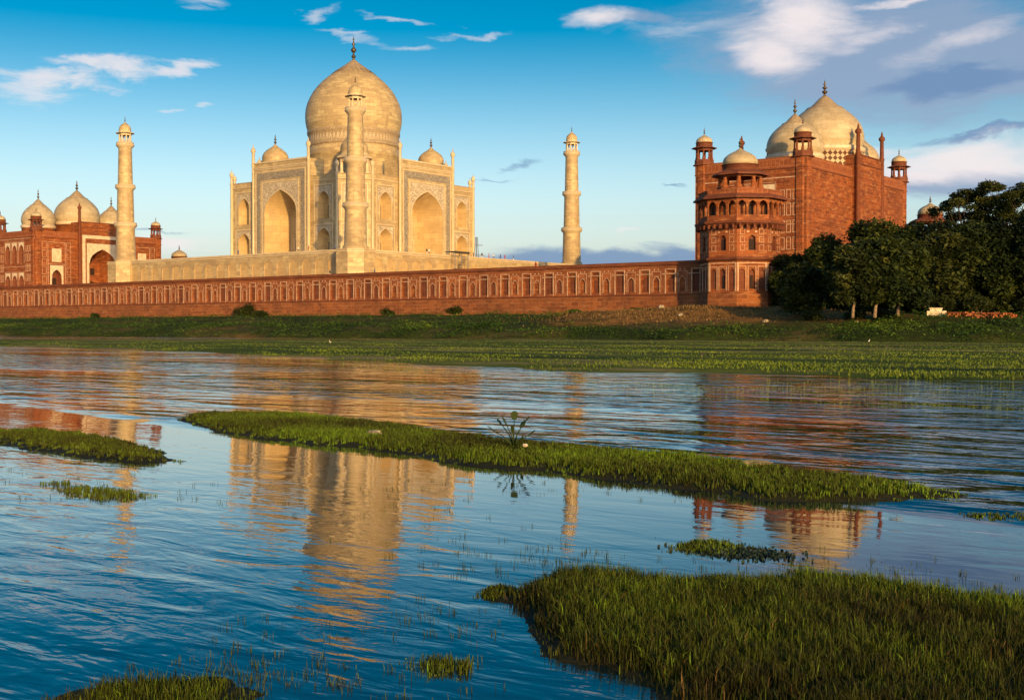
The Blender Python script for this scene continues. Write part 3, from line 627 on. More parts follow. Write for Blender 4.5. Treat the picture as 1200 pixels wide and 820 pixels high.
# ------------------------------------------------------------------ red halls with three white domes
def red_hall(name, label, x, y, side, hl, H, HP, pc, ph, doms, drum, frontd):
    """side: +1/-1 is the X side that faces the tomb; hl half length, H parapet, HP portal height, pc/ph portal centre and half width"""
    t = thing(name, label, 'hall', (x, y, TZ), group='red sandstone halls flanking the tomb'); hw = 12.4
    w = MB()
    F_front = F(hw, 0 if side > 0 else PI); F_back = F(hw, PI if side > 0 else 0)
    # ends: three blind arches on two storeys, panel grids to each side
    for ang in (-PI/2, PI/2):
        f = F(hl, ang)
        us = [-hw, -6.3, -2.1, 2.1, 6.3, hw]
        for i in range(5):
            u0, u1 = us[i], us[i+1]; uc = (u0+u1)/2
            if 0 < i < 4:
                for z0, z1, zb, zs_, za in ((0, 9, .4, 5.0, 6.3), (9, H, 10.3, 15.0, 16.6)):
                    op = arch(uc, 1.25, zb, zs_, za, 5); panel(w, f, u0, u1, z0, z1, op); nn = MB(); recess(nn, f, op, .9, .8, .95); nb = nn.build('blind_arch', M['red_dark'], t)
                    wf = MB(); panel(wf, f, uc-1.5, uc+1.5, zs_-.2, za+.9, arch(uc, 1.25, zs_-.2, zs_, za, 5), d=-.04); wf.build('spandrel', M['white_frame'], nb)
                    iv = MB(); uframe(iv, f, uc, 1.75, zb, za+1.3, .1, .05); iv.build('moulding', M['inlay_white'], nb)
            else:
                panel(w, f, u0, u1, 0, H)
                cx = uc*.93; iv = MB()
                for zz in (4.2, 7.6, 11.0, 14.2):
                    for k in (-1, 0, 1): uframe(iv, f, cx+k*1.35, .48, zz, zz+(2.5 if zz < 14 else 2.0), .12, .05, True)
                iv.build('panel_grid', M['inlay_white'], t)
        iv = MB(); strip(iv, f, -hw, hw, 9.2, 9.35, .05); iv.build('string_course', M['inlay_white'], t); iv = MB(); strip(iv, f, -hw, hw, 18.6, 18.8, .06); iv.build('string_course', M['inlay_white'], t)
        dk = MB(); strip(dk, f, -hw, hw, H-2.1, H-1.9, .2); dk.build('string_course', M['red_dark'], t)
    # long sides
    for f, front in ((F_front, True), (F_back, False)):
        s = 1 if f.u.y > 0 else -1; p0, p1 = sorted((s*(pc-ph), s*(pc+ph))); c0 = (p0+p1)/2
        for u0, u1 in ((-hl, p0), (p1, hl)):
            if front:
                m = (u0+u1)/2; lo = arch(m, 1.75, .1, 6.0, 8.3, 6); hi = arch(m, 1.3, 11.2, 13.6, 14.6, 5)
                panel(w, f, u0, u1, 0, 9.9, lo); panel(w, f, u0, u1, 9.9, H, hi); dk = MB(); recess(dk, f, lo, 2.2, .9); db = dk.build('arch', M['red_dark'], t); wf = MB(); recess(wf, f, hi, .35)
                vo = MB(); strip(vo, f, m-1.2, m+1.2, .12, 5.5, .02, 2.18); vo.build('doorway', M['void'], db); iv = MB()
                panel(wf, f, m-1.8, m+1.8, 10.9, 15.4, dict(hi), d=-.04); wf.build('white_niche', M['white_frame'], t); wf = MB()
                panel(wf, f, m-2.5, m+2.5, 5.2, 9.7, arch(m, 1.75, 5.2, 6.0, 8.3, 6), d=-.04); strip(wf, f, m-2.5, m-1.9, .1, 5.2, .04); strip(wf, f, m+1.9, m+2.5, .1, 5.2, .04)
                wf.build('arch_frame', M['white_frame'], db); uframe(iv, f, m, 3.3, .2, 10.2, .14, .06); uframe(iv, f, m, 3.3, 10.4, 17.6, .14, .06)
                for uu in (m-4.6, m+4.6):
                    for k in range(6): uframe(iv, f, uu, .8, .8+k*2.9, 3.2+k*2.9, .09, .05, True)
                iv.build('panel_grid', M['inlay_white'], t)
            else:
                panel(w, f, u0, u1, 0, H); dk = MB(); strip(dk, f, u0, u1, 9.6, 9.75, .08); dk.build('string_course', M['red_dark'], t)
            dk = MB(); strip(dk, f, u0, u1, H-2.1, H-1.9, .2); dk.build('string_course', M['red_dark'], t)
        P = MB(); D = -1.3
        if front:
            op = arch(c0, 5.0, .1, 11.4, 15.9, 8); panel(P, f, p0, p1, 0, HP, op, d=D)
        else: panel(P, f, p0, p1, 0, HP, d=D)
        for uu, sg in ((p0, -1), (p1, 1)):
            q = [f.p(uu, 0, D), f.p(uu, 0, 4), f.p(uu, HP, 4), f.p(uu, HP, D)]; P.face(q if sg > 0 else q[::-1])
        P.face([f.p(p1, H-1, 4), f.p(p0, H-1, 4), f.p(p0, HP, 4), f.p(p1, HP, 4)]); P.face([f.p(p0, HP, D), f.p(p1, HP, D), f.p(p1, HP, 4), f.p(p0, HP, 4)])
        po = P.build('portal', M['red'], t)
        if front:
            I = MB(); recess(I, f, op, 6.5, .62, .86, d0=D); io = I.build('vault', M['red'], po)
            v = MB(); o2 = arch(c0, 1.5, .12, 3.6, 5.0, 5); pts = outline(o2); v.face([f.p(u, z, D+6.46) for u, z in pts[::-1]]); uframe(v, f, c0, 1.1, 7.2, 9.5, 1.1, .03, d0=D+6.5); v.build('doorway', M['void'], io)
            m = MB(); uframe(m, f, c0, ph-1.0, .1, HP-4.4, 1.15, .06, d0=D); panel(m, f, c0-6.2, c0+6.2, 11.0, 17.8, arch(c0, 5.0, 11.0, 11.4, 15.9, 8), d=D-.04); strip(m, f, c0-6.2, c0-5.3, .1, 11, .04, D); strip(m, f, c0+5.3, c0+6.2, .1, 11, .04, D)
            m.build('marble_frame', M['white_frame'], po)
        m = MB(); strip(m, f, p0, p1, HP-2.0, HP-1.8, .2, D); strip(m, f, p0, p1, HP-.2, HP+.15, .15, D); m.build('cornice', M['red_dark'], po)
        pn = MB(); pn.lathe([(.62, 0), (.55, 1), (.52, HP), (.68, HP+.2), (.5, HP+.6), (.42, HP+4.3), (.7, HP+4.6), (.75, HP+5.0), (.3, HP+5.5), (.12, HP+6.4), (0, HP+6.5)], 8)
        me = pn.mesh('pinnacle', M['red_dark'])
        for uu in (p0, p1): link('pinnacle', me, po, f.p(uu, 0, D+.05))
    w.face([(-hw, -hl, H-.8), (hw, -hl, H-.8), (hw, hl, H-.8), (-hw, hl, H-.8)])
    w.build('wall', M['red'], t)
    pr = MB()
    for f, L in ((F(hw, 0), hl), (F(hw, PI), hl), (F(hl, PI/2), hw), (F(hl, -PI/2), hw)): strip(pr, f, -L, L, H-1.88, H+.3, .06, 0); strip(pr, f, -L, L, H-1.5, H+.3, -.5, -.05)
    pr.build('parapet', M['merlon'], t)
    tm = MB(); tm.lathe([(1.75, 0), (1.75, H+.2), (0, H+.2)], 8, smooth=False, rot=PI/8); tme = tm.mesh('turret', M['red'])
    for sx in (-1, 1):
        for sy in (-1, 1):
            to = link('turret', tme, t, (sx*(hw-1.35), sy*(hl-1.35), 0))
            kiosk(to, 'corner_kiosk', (0, 0, 0), H+.1, H+3.9, 1.75, 1.7, H+4.9, H+6.7, H+8.3, 8, M['red_dark'], M['dome_white'], base_h=1.2, chaj=2.7)
    for (dx, dy, r, z1, zf, z0) in doms:
        b = MB(); b.lathe([(r*.97, H-1), (r*.97, z0-1.0), (r*1.02, z0-.8), (r*1.02, z0-.2), (r*.93, z0)], 48, rref=r); d0 = b.build('drum', M[drum], t, (dx, dy, 0))
        b = MB(); b.lathe([(r*.985, z0-1.2), (r*1.03, z0-.9), (r*1.03, z0-.25), (r*.94, z0+.05)], 48); b.build('drum_moulding', M['white_frame'], d0)
        b = MB(); b.lathe(dome_prof(r, z0, z1), 48); d1 = b.build('dome', M['dome_white'], d0)
        b = MB(); q = z0+(z1-z0)*.745
        b.lathe([(r*.50, q-.35), (r*.47, q-.05), (r*.45, q+.1), (r*.40, q+.15)], 32); b.lathe([(r*.40, q+.13), (r*.28, q+(z1-q)*.33), (r*.15, q+(z1-q)*.7), (0, z1+.1)], 32); b.build('lotus_crown', M['carved'], d1)
        b = MB(); b.lathe(finial_prof(z1, zf-z1, r*.075), 10); b.build('finial', M['bronze'], d1)
    return t
red_hall('sandstone_hall', 'large red hall with white domes and plain wall rising above the trees at right', 136.4, 4.5, -1, 28.5, 22.5, 25.5, 2.2, 6.9,
         ((4.1, 0, 8.5, 39.9, 43.3, 27.9), (4.1, -15.5, 5.9, 33.6, 36.9, 24.9), (4.6, 15.5, 5.9, 33.6, 36.9, 24.9)), 'lattice', None)
red_hall('sandstone_hall', 'red hall with white framed portal and three white domes at far left', -137.4, 1.2, 1, 25.3, 21.0, 25.0, -.3, 8.9,
         ((1.4, -2.2, 7.8, 37.3, 41.0, 25.8), (1.4, -17.2, 5.6, 33.0, 36.6, 23.9), (1.4, 11.8, 5.6, 33.0, 36.6, 23.9)), 'red', None)

# ------------------------------------------------------------------ ground and river
BANK = [(-4000, -100), (-400, -100), (-60, -118), (-19.9, -119), (23.8, -122.4), (64.8, -122.0), (98.2, -121.6), (145.3, -117.7), (184.5, -116.0), (212.9, -112.0), (260, -109), (4000, -100)]
def shore(x): return np.interp(x, [p[0] for p in BANK], [p[1] for p in BANK]) + 1.1*np.sin(x*.21)+.8*np.sin(x*.53+1)
def noise2(x, y, s=1.0): return (np.sin(x*s*1.3+np.sin(y*s*.9+1.7)*1.4)+np.sin(y*s*1.7+np.sin(x*s*1.1+.5)*1.3)+np.sin((x+y)*s*2.9+np.cos(x*s*2.1)*1.1)*.5)/2.5
def ground_z(x, y):
    t = y-shore(x); z = np.where(t < 0, np.maximum(-1.5, t*.3), np.interp(t, [0, 2, 8, 30, 60, 200], [0, .7, 1.5, 3.3, 4.2, 4.4]))
    z = z + np.where(t > 3, noise2(x, y, .25)*.25+noise2(x, y, .9)*.12, 0)*np.where((y > -57), 0, 1)
    z = z + np.where(t > 10, 0.9*np.exp(-((x-168)/16)**2-((y+84)/9)**2)+1.0*np.exp(-((x-152)/16)**2-((y+88)/7)**2), 0)
    b = -256.0-y + .3*np.sin(x*.7); z = np.where(b > 0, np.minimum(1.6, b*.35), z)
    return z
xs = np.concatenate([[-6000, -3000, -1500, -800, -500], np.arange(-400, -60, 12), np.arange(-60, 260, 2.5), np.arange(260, 400, 12), [500, 800, 1500, 3000, 6000]])
ys = np.concatenate([[-6000, -2000, -800, -400, -300, -280, -270, -264, -260, -258, -256, -254, -250, -200, -160, -135], np.arange(-130, -55, 1.5), [-40, 0, 100, 300, 800, 2000, 4000, 7000]])
def grid_obj(name, X, Y, Z, m, smooth=True):
    ny, nx = X.shape; V = np.stack([X, Y, Z], -1).reshape(-1, 3); idx = np.arange(nx*ny).reshape(ny, nx)
    Q = np.stack([idx[:-1, :-1], idx[:-1, 1:], idx[1:, 1:], idx[1:, :-1]], -1).reshape(-1, 4)
    me = bpy.data.meshes.new(name); me.from_pydata(V.tolist(), [], Q.tolist()); me.materials.append(m); me.polygons.foreach_set('use_smooth', [smooth]*len(me.polygons)); me.update()
    return link(name, me)
GX, GY = np.meshgrid(xs, ys); struct(grid_obj('ground', GX, GY, ground_z(GX, GY), M['ground']))
wb = MB(); wb.face([(-6000, -6000, 0), (6000, -6000, 0), (6000, -60, 0), (-6000, -60, 0)]); struct(wb.build('river_water', M['water']))

def sdist(px, py, poly):
    P = np.array(poly); n = len(P); d = np.full(px.shape, 1e9); ins = np.zeros(px.shape, bool)
    for i in range(n):
        ax, ay = P[i]; bx, by = P[(i+1) % n]; ex, ey = bx-ax, by-ay; t = np.clip(((px-ax)*ex+(py-ay)*ey)/(ex*ex+ey*ey+1e-12), 0, 1)
        d = np.minimum(d, np.hypot(px-ax-t*ex, py-ay-t*ey))
        cond = ((ay > py) != (by > py)) & (px < (bx-ax)*(py-ay)/(by-ay+1e-12)+ax); ins ^= cond
    return np.where(ins, d, -d)
def mound(name, poly, step, hmax, slope, edge, m):
    P = np.array(poly); x0, y0 = P.min(0)-1.0*edge-step*2; x1, y1 = P.max(0)+edge+step*2
    X, Y = np.meshgrid(np.arange(x0, x1, step), np.arange(y0, y1, step)); f = 1.0/max(edge, .05)
    S = sdist(X, Y, poly)+noise2(X, Y, f*.9)*edge*.6
    Z = np.clip(np.minimum(S*slope, hmax), -.12, hmax) + np.where(S > 0, noise2(X, Y, f*2)*hmax*.2, 0)
    return struct(grid_obj(name, X, Y, Z, m)), (lambda x, y: np.clip(np.minimum((sdist(x, y, poly)+noise2(x, y, f*.9)*edge*.6)*slope, hmax), -.1, hmax)), (lambda x, y: sdist(x, y, poly)+noise2(x, y, f*.9)*edge*.6)

def np_mesh(name, V, faces_idx, sizes, tint, m):
    me = bpy.data.meshes.new(name); nf = len(sizes)
    me.vertices.add(len(V)); me.vertices.foreach_set('co', V.astype(np.float32).ravel())
    me.loops.add(len(faces_idx)); me.loops.foreach_set('vertex_index', faces_idx.astype(np.int32))
    me.polygons.add(nf); st = np.concatenate([[0], np.cumsum(sizes)[:-1]]); me.polygons.foreach_set('loop_start', st.astype(np.int32))
    me.update(calc_edges=True); at = me.attributes.new('tint', 'FLOAT', 'POINT'); at.data.foreach_set('value', tint.astype(np.float32)); me.materials.append(m); me.validate(); return me
def blades(rng, x, y, z, h, w, tint, lean=.35, name='grass', m=None, curl=.4):
    n = len(x); a = rng.uniform(0, 2*PI, n); la = rng.uniform(0, 2*PI, n); L = rng.normal(0, lean, n)*h
    cx, sx = np.cos(a)*w/2, np.sin(a)*w/2; V = np.zeros((n, 5, 3)); lx, ly = np.cos(la)*L, np.sin(la)*L
    V[:, 0] = np.stack([x-cx, y-sx, z-.03], 1); V[:, 1] = np.stack([x+cx, y+sx, z-.03], 1)
    mx, my = x+lx*curl, y+ly*curl; V[:, 2] = np.stack([mx+cx*.8, my+sx*.8, z+h*.6], 1); V[:, 3] = np.stack([mx-cx*.8, my-sx*.8, z+h*.6], 1)
    V[:, 4] = np.stack([x+lx, y+ly, z+h*np.clip(1-.3*np.abs(L)/h, .5, 1)], 1)
    b = np.arange(n)[:, None]*5; idx = (b+np.array([0, 1, 2, 3, 3, 2, 4])).ravel(); sizes = np.tile([4, 3], n); tt = np.repeat(tint, 5)
    return np_mesh(name, V.reshape(-1, 3), idx, sizes, tt, m or M['grass'])
def scatter(rng, poly, dens, sd, thin=0.0, minS=0.0):
    P = np.array(poly); x0, y0 = P.min(0)-.3; x1, y1 = P.max(0)+.3; N = int((x1-x0)*(y1-y0)*dens)
    x = rng.uniform(x0, x1, N); y = rng.uniform(y0, y1, N); S = sd(x, y); keep = S > minS
    if thin > 0: keep &= (rng.uniform(0, 1, N) < np.clip(S/thin, .12, 1))
    return x[keep], y[keep], S[keep]
def stuff_grass(name, label, poly, dens, hmin, hmax, w, seed, hf, sd, tintf, m=None, thin=0.0, lean=.35, minS=0.0, clump=1.0):
    rng = np.random.default_rng(seed); x, y, S = scatter(rng, poly, dens, sd, thin, minS)
    # tufts: a few blades fan out of each root, roots stand apart so that gaps show
    per = 9; k = rng.uniform(0, 1, len(x)) < 1/per; cx, cy, S = x[k], y[k], S[k]; nt = len(cx)
    cl = np.clip(noise2(cx, cy, 3.1*clump)*.45+noise2(cx+7, cy-3, 11*clump)*.35+.5, 0, 1); th = np.clip(.45*cl+.55*rng.uniform(0, 1, nt), 0, 1); tt = rng.normal(0, .13, nt)
    i = np.repeat(np.arange(nt), per); n = len(i); sp = hmax*.28; ox, oy = rng.normal(0, sp, n), rng.normal(0, sp, n); x, y = cx[i]+ox*.6, cy[i]+oy*.6
    h = (hmin+(hmax-hmin)*th[i])*rng.uniform(.45, 1.15, n)*np.clip(.35+S[i]*4, .35, 1); z = np.maximum(hf(x, y), -.02)
    t = np.clip(tintf(x, y)+tt[i]+rng.normal(0, .12, n)+(rng.uniform(0, 1, n) < .05)*.5, 0, 1); ww = w*rng.uniform(.5, 1.4, n)
    o = link(name, blades(rng, x, y, z, h, ww, t, lean, name, m)); o['kind'] = 'stuff'; o['label'] = label; return o

ISL = [(232.7, -239.6), (232.6, -238.7), (233.5, -238.0), (235.0, -238.1), (236.7, -238.5), (238.4, -239.1), (239.7, -239.6), (241.1, -239.7), (242.3, -239.8), (243.6, -240.2), (244.7, -240.5), (245.4, -240.8), (245.8, -241.0), (245.8, -241.4), (245.3, -242.1), (244.6, -242.4), (243.7, -242.2), (242.6, -242.0), (241.6, -241.8), (240.7, -241.9), (239.1, -241.3), (237.4, -241.2), (235.7, -240.9), (234.0, -240.2)]
LEFT = [(230.7, -243.5), (232.9, -242.7), (233.3, -242.2), (235.0, -242.3), (236.9, -243.0), (238.1, -243.5), (237.7, -244.0), (236.0, -243.9), (234.3, -243.6), (231.9, -244.0)]
P3 = [(238.5, -245.6), (238.6, -245.3), (239.3, -245.4), (239.6, -245.3), (240.2, -245.4), (240.1, -245.9), (240.0, -246.1), (239.4, -245.9)]
BED = [(245.1, -246.8), (245.0, -246.2), (245.2, -245.9), (245.7, -245.8), (246.0, -245.6), (246.2, -245.3), (246.5, -245.2), (247.0, -245.2), (247.5, -245.2), (248.6, -245.4), (249.4, -248.1), (247.8, -248.6), (247.4, -248.2), (247.0, -248.0), (246.6, -247.8), (246.2, -247.6), (246.0, -247.6), (245.7, -247.4), (245.4, -247.1)]
T1 = [(244.9, -246.7), (244.9, -246.5), (245.1, -246.6), (245.2, -246.9), (245.0, -246.9)]
T2 = [(245.55, -248.15), (245.58, -247.92), (245.8, -247.88), (245.97, -248.02), (245.98, -248.18), (245.8, -248.22)]
BL = [(244.85, -249.6), (244.78, -249.2), (244.9, -248.95), (245.05, -248.82), (245.3, -248.78), (245.7, -248.95), (246.0, -249.3), (245.8, -249.8)]
P4 = [(245.0, -244.9), (245.0, -244.5), (245.3, -244.4), (245.6, -244.5), (245.6, -244.9), (245.2, -245.1)]
P5 = [(246.1, -242.3), (246.3, -241.9), (246.8, -241.7), (246.9, -242.1), (246.4, -242.4)]
SPIT = [(-300, -190), (90.3, -172.6), (104.7, -169.0), (130.6, -149.6), (156.5, -130.3), (190.5, -128.8), (217.0, -127.5), (231.2, -124.7), (300, -122), (330, -214), (245.0, -214.7), (239.9, -215.9), (235.1, -216.5), (229.6, -217.2), (222.2, -216.6), (207.7, -211.0), (190.0, -204.3), (153.0, -196.8), (123.2, -189.0), (40, -184), (-300, -200)]
_, hI, sI = mound('grassy_island', ISL, .10, .06, .18, .22, M['mud'])
_, hL, sL = mound('grassy_islet', LEFT, .10, .05, .18, .18, M['mud'])
_, hB, sB = mound('near_grass_bank', BED, .05, .04, .12, .16, M['mud'])
_, hBL, sBL = mound('near_grass_bank', BL, .05, .025, .08, .12, M['mud'])
_, hS, sS = mound('mud_flat', SPIT, 1.5, .10, .05, 2.0, M['spit'])
gt = lambda b, s=1.0: (lambda x, y: b+s*.18*noise2(x, y, 1.1)+.08*noise2(x, y, 4))
stuff_grass('grass', 'low green grass covering the long narrow island', ISL, 5200, .03, .10, .008, 1, hI, sI, gt(.44, 1.9), thin=.35)
stuff_grass('grass', 'short grass on the small islet at left', LEFT, 4800, .02, .075, .008, 2, hL, sL, gt(.40, 1.6), thin=.35)
def bt(x, y):  # brighter fresh growth at the far right part of the bed
    return .25+.26*noise2(x, y, 1.6)+.14*noise2(x, y, 6)+.62*np.clip((y+246.2)/.9, 0, 1)*np.clip((x-245.6)/.6, 0, 1)
stuff_grass('grass', 'dense olive water grass filling the near right corner', BED, 15000, .025, .135, .0047, 3, hB, (lambda x, y: sB(x, y)-.09*np.clip(noise2(x, y, 5.5)-.35, 0, 1)*6*np.clip(.5-sB(x, y), 0, .5)), bt, thin=.30, lean=.5)
stuff_grass('grass', 'thin grass clump poking out left of the near grass bed', T1, 24000, .03, .08, .005, 4, lambda x, y: x*0, lambda x, y: sdist(x, y, T1), gt(.5), thin=.06)
stuff_grass('grass', 'yellowish grass tuft standing in open water near bottom centre', T2, 17000, .02, .10, .0045, 5, lambda x, y: x*0, lambda x, y: sdist(x, y, T2), gt(.42), thin=.16)
stuff_grass('grass', 'olive grass patch at the bottom left edge', BL, 12000, .02, .115, .0048, 6, hBL, sBL, gt(.40, 1.6), thin=.30)
stuff_grass('grass', 'sparse dark grass patch below the left islet', P3, 5200, .02, .07, .0055, 7, lambda x, y: x*0, lambda x, y: sdist(x, y, P3)+.08*noise2(x, y, 6), gt(.4), thin=.22)
stuff_grass('grass', 'small green weed patch between island and near bed', P4, 8000, .02, .06, .0055, 8, lambda x, y: x*0, lambda x, y: sdist(x, y, P4)+.06*noise2(x, y, 7), gt(.5), thin=.15)
stuff_grass('grass', 'flat grass patch in the water at right edge', P5, 5200, .02, .05, .006, 9, lambda x, y: x*0, lambda x, y: sdist(x, y, P5)+.06*noise2(x, y, 7), gt(.5), thin=.15)
rng = np.random.default_rng(77); P_ = np.array(BED); N = 9000; x = rng.uniform(244.8, 249.5, N); y = rng.uniform(-248.6, -245.2, N); k = (sB(x, y) > .05) & (noise2(x, y, 4.1) > rng.uniform(-.3, 2.2, N)); x, y = x[k], y[k]; n = len(x)
o = link('dead_stalks', blades(rng, x, y, hB(x, y), rng.uniform(.04, .13, n), rng.uniform(.002, .0045, n), rng.uniform(0, .8, n), 1.0, 'dead_stalks', M['grass_dry'], .3)); o['kind'] = 'stuff'; o['label'] = 'bent straw coloured stalks among the near grass'
# loose sprigs standing in the shallow lagoon
def sprigs():
    rng = np.random.default_rng(12); X = []; Y = []
    for cx, cy, r, n in ((244.8, -246.0, .45, 130), (244.6, -245.4, .4, 60), (246.0, -244.85, .5, 110), (246.9, -244.95, .35, 90), (242.4, -244.9, .7, 60), (243.9, -245.9, .5, 40), (245.2, -248.2, .5, 90), (245.2, -248.6, .22, 160), (238.6, -245.7, 1.1, 90), (237.2, -246.6, .6, 50), (243.5, -242.9, .9, 60), (245.6, -248.5, .3, 50), (245.15, -247.4, .3, 70), (241.5, -243.6, .8, 50), (247.5, -244.9, .5, 60)):
        n = int(n*2.4); k = max(3, n//7); gx = rng.normal(cx, r, k); gy = rng.normal(cy, r*.6, k); i = rng.integers(0, k, n); X.append(gx[i]+rng.normal(0, .02, n)); Y.append(gy[i]+rng.normal(0, .02, n))
    x = np.concatenate(X); y = np.concatenate(Y); n = len(x)
    o = link('sprigs', blades(rng, x, y, x*0, rng.uniform(.01, .045, n), rng.uniform(.0022, .0045, n), rng.uniform(.1, .6, n), .5, 'sprigs')); o['kind'] = 'stuff'; o['label'] = 'scattered weed sprigs poking out of the calm water'
sprigs()
# bluish weed mat
rng = np.random.default_rng(30); n = 900; x = rng.normal(245.55, .16, n); y = rng.normal(-244.75, .10, n)
o = link('water_weed', blades(rng, x, y, x*0, rng.uniform(.008, .03, n), rng.uniform(.015, .03, n), rng.uniform(0, 1, n), .9, 'water_weed', M['lily_dark'])); o['kind'] = 'stuff'; o['label'] = 'bluish dark floating weed mat beside the small green patch'

# grass and low herbs on the mud flat and on the far bank
def far_grass():
    rng = np.random.default_rng(21); N = 150000
    d = 34*np.exp(rng.uniform(0, 1, N)*math.log(150/34)); a = rng.uniform(-.46, .46, N)+YAW
    x = 249.26-np.sin(a)*d; y = -252.15+np.cos(a)*d; S = sS(x, y); k = (S > .3) & (noise2(x*.25, y, .22) < .62) & (noise2(x, y, .35)+.9*noise2(x*.3, y, .5) > rng.uniform(-.7, 1.3, N)); x, y, d = x[k], y[k], d[k]; n = len(x)
    t = np.clip(.45+.3*noise2(x, y*2, .3)+rng.normal(0, .15, n), 0, 1)
    o = link('grass', blades(rng, x, y, hS(x, y), rng.uniform(.3, 1.0, n)*np.interp(d, [35, 60, 100, 150], [.12, .10, .06, .03]), .02+d*.0005, t, .6, 'grass', M['grass_spit'])); o['kind'] = 'stuff'; o['label'] = 'short grass growing along the long mud flat'
far_grass()
def leaf_cloud(name, rng, cx, cy, cz, sx, sy, sz, size, tint, m):
    """one leaf quad per sample"""
    n = len(cx); a = rng.uniform(0, 2*PI, n); e = rng.uniform(-.9, .9, n); b = rng.uniform(0, 2*PI, n)
    ux, uy, uz = np.cos(a)*np.cos(e), np.sin(a)*np.cos(e), np.sin(e); vx, vy, vz = np.cos(b), np.sin(b), rng.uniform(-.6, .6, n)
    V = np.zeros((n, 4, 3)); c = np.stack([cx, cy, cz], 1); u = np.stack([ux, uy, uz], 1)*size[:, None]; v = np.stack([vx, vy, vz], 1)*size[:, None]*.55
    V[:, 0] = c-u; V[:, 1] = c+v; V[:, 2] = c+u; V[:, 3] = c-v
    return np_mesh(name, V.reshape(-1, 3), np.arange(n*4), np.full(n, 4), np.repeat(tint, 4), m)
def bank_herbs():
    rng = np.random.default_rng(22); N = 170000
    x = rng.uniform(-110, 262, N); x = np.where(rng.uniform(0, 1, N) < .35, rng.uniform(120, 262, N), x); t = np.where(rng.uniform(0, 1, N) < .6, rng.uniform(.2, 16, N), rng.uniform(8, 60, N)); y = shore(x)+t
    k = (y < -58.5) & ~((x > 143) & (y > -66)); x, y, t = x[k], y[k], t[k]
    cl = noise2(x, y, .33)+.6*noise2(x+30, y, 1.0); dry = (np.abs(x-163) < 25) & (t > 7)
    k = (cl > rng.uniform(-1.0, .5, len(x))) & (~dry | (rng.uniform(0, 1, len(x)) < .07)); x, y, t, cl = x[k], y[k], t[k], cl[k]; n = len(x)
    hh = np.clip(.35+.7*cl, .15, 1.2)*np.clip(.35+t*.08, .35, 1); z = ground_z(x, y)+rng.uniform(0, 1, n)**.8*hh
    o = link('herbs', leaf_cloud('herbs', rng, x, y, z, 1, 1, 1, rng.uniform(.07, .20, n), np.clip(.42+.3*noise2(x, y, .2)+rng.normal(0, .16, n), 0, 1), M['bank_leaf'])); o['kind'] = 'stuff'; o['label'] = 'green leafy weeds covering the far river bank'
    n = 4500; x = rng.normal(158, 13, n); y = rng.normal(-87, 7, n); k = y-shore(x) > 6; x, y = x[k], y[k]; n = len(x)
    o = link('dry_grass', blades(rng, x, y, ground_z(x, y), rng.uniform(.12, .4, n), rng.uniform(.06, .14, n), rng.uniform(0, 1, n), .6, 'dry_grass', M['grass_dry'])); o['kind'] = 'stuff'; o['label'] = 'dry tawny grass on the slope below the corner tower'
bank_herbs()

# ------------------------------------------------------------------ trees and bushes
def leaves_in(rng, lobes, dens, size, shell=.55):
    X = []; T = []
    for (cx, cy, cz, r, rz) in lobes:
        n = int(dens*r*r); d = rng.normal(size=(n, 3)); d /= np.linalg.norm(d, axis=1)[:, None]; rr = shell+(1-shell)*rng.uniform(0, 1, n)**.6
        rr = rr*(1+.16*rng.normal(0, 1, n).clip(-1.5, 2.2)*.6)*(1+.16*noise2(d[:, 0]*3+cx, d[:, 1]*3+d[:, 2]*2.5+cy, 1.6)); P = np.stack([cx+d[:, 0]*r*rr, cy+d[:, 1]*r*rr, cz+d[:, 2]*rz*rr], 1)
        k = noise2(P[:, 0]*1.0+cz, P[:, 1]+P[:, 2]*1.2, 1.5/max(1, r*.5)) > -.85; P = P[k]; X.append(P); T.append(np.clip(.45+.30*rng.normal()+rng.normal(0, .18, len(P)), 0, 1))
    P = np.concatenate(X); T = np.concatenate(T); return P, T
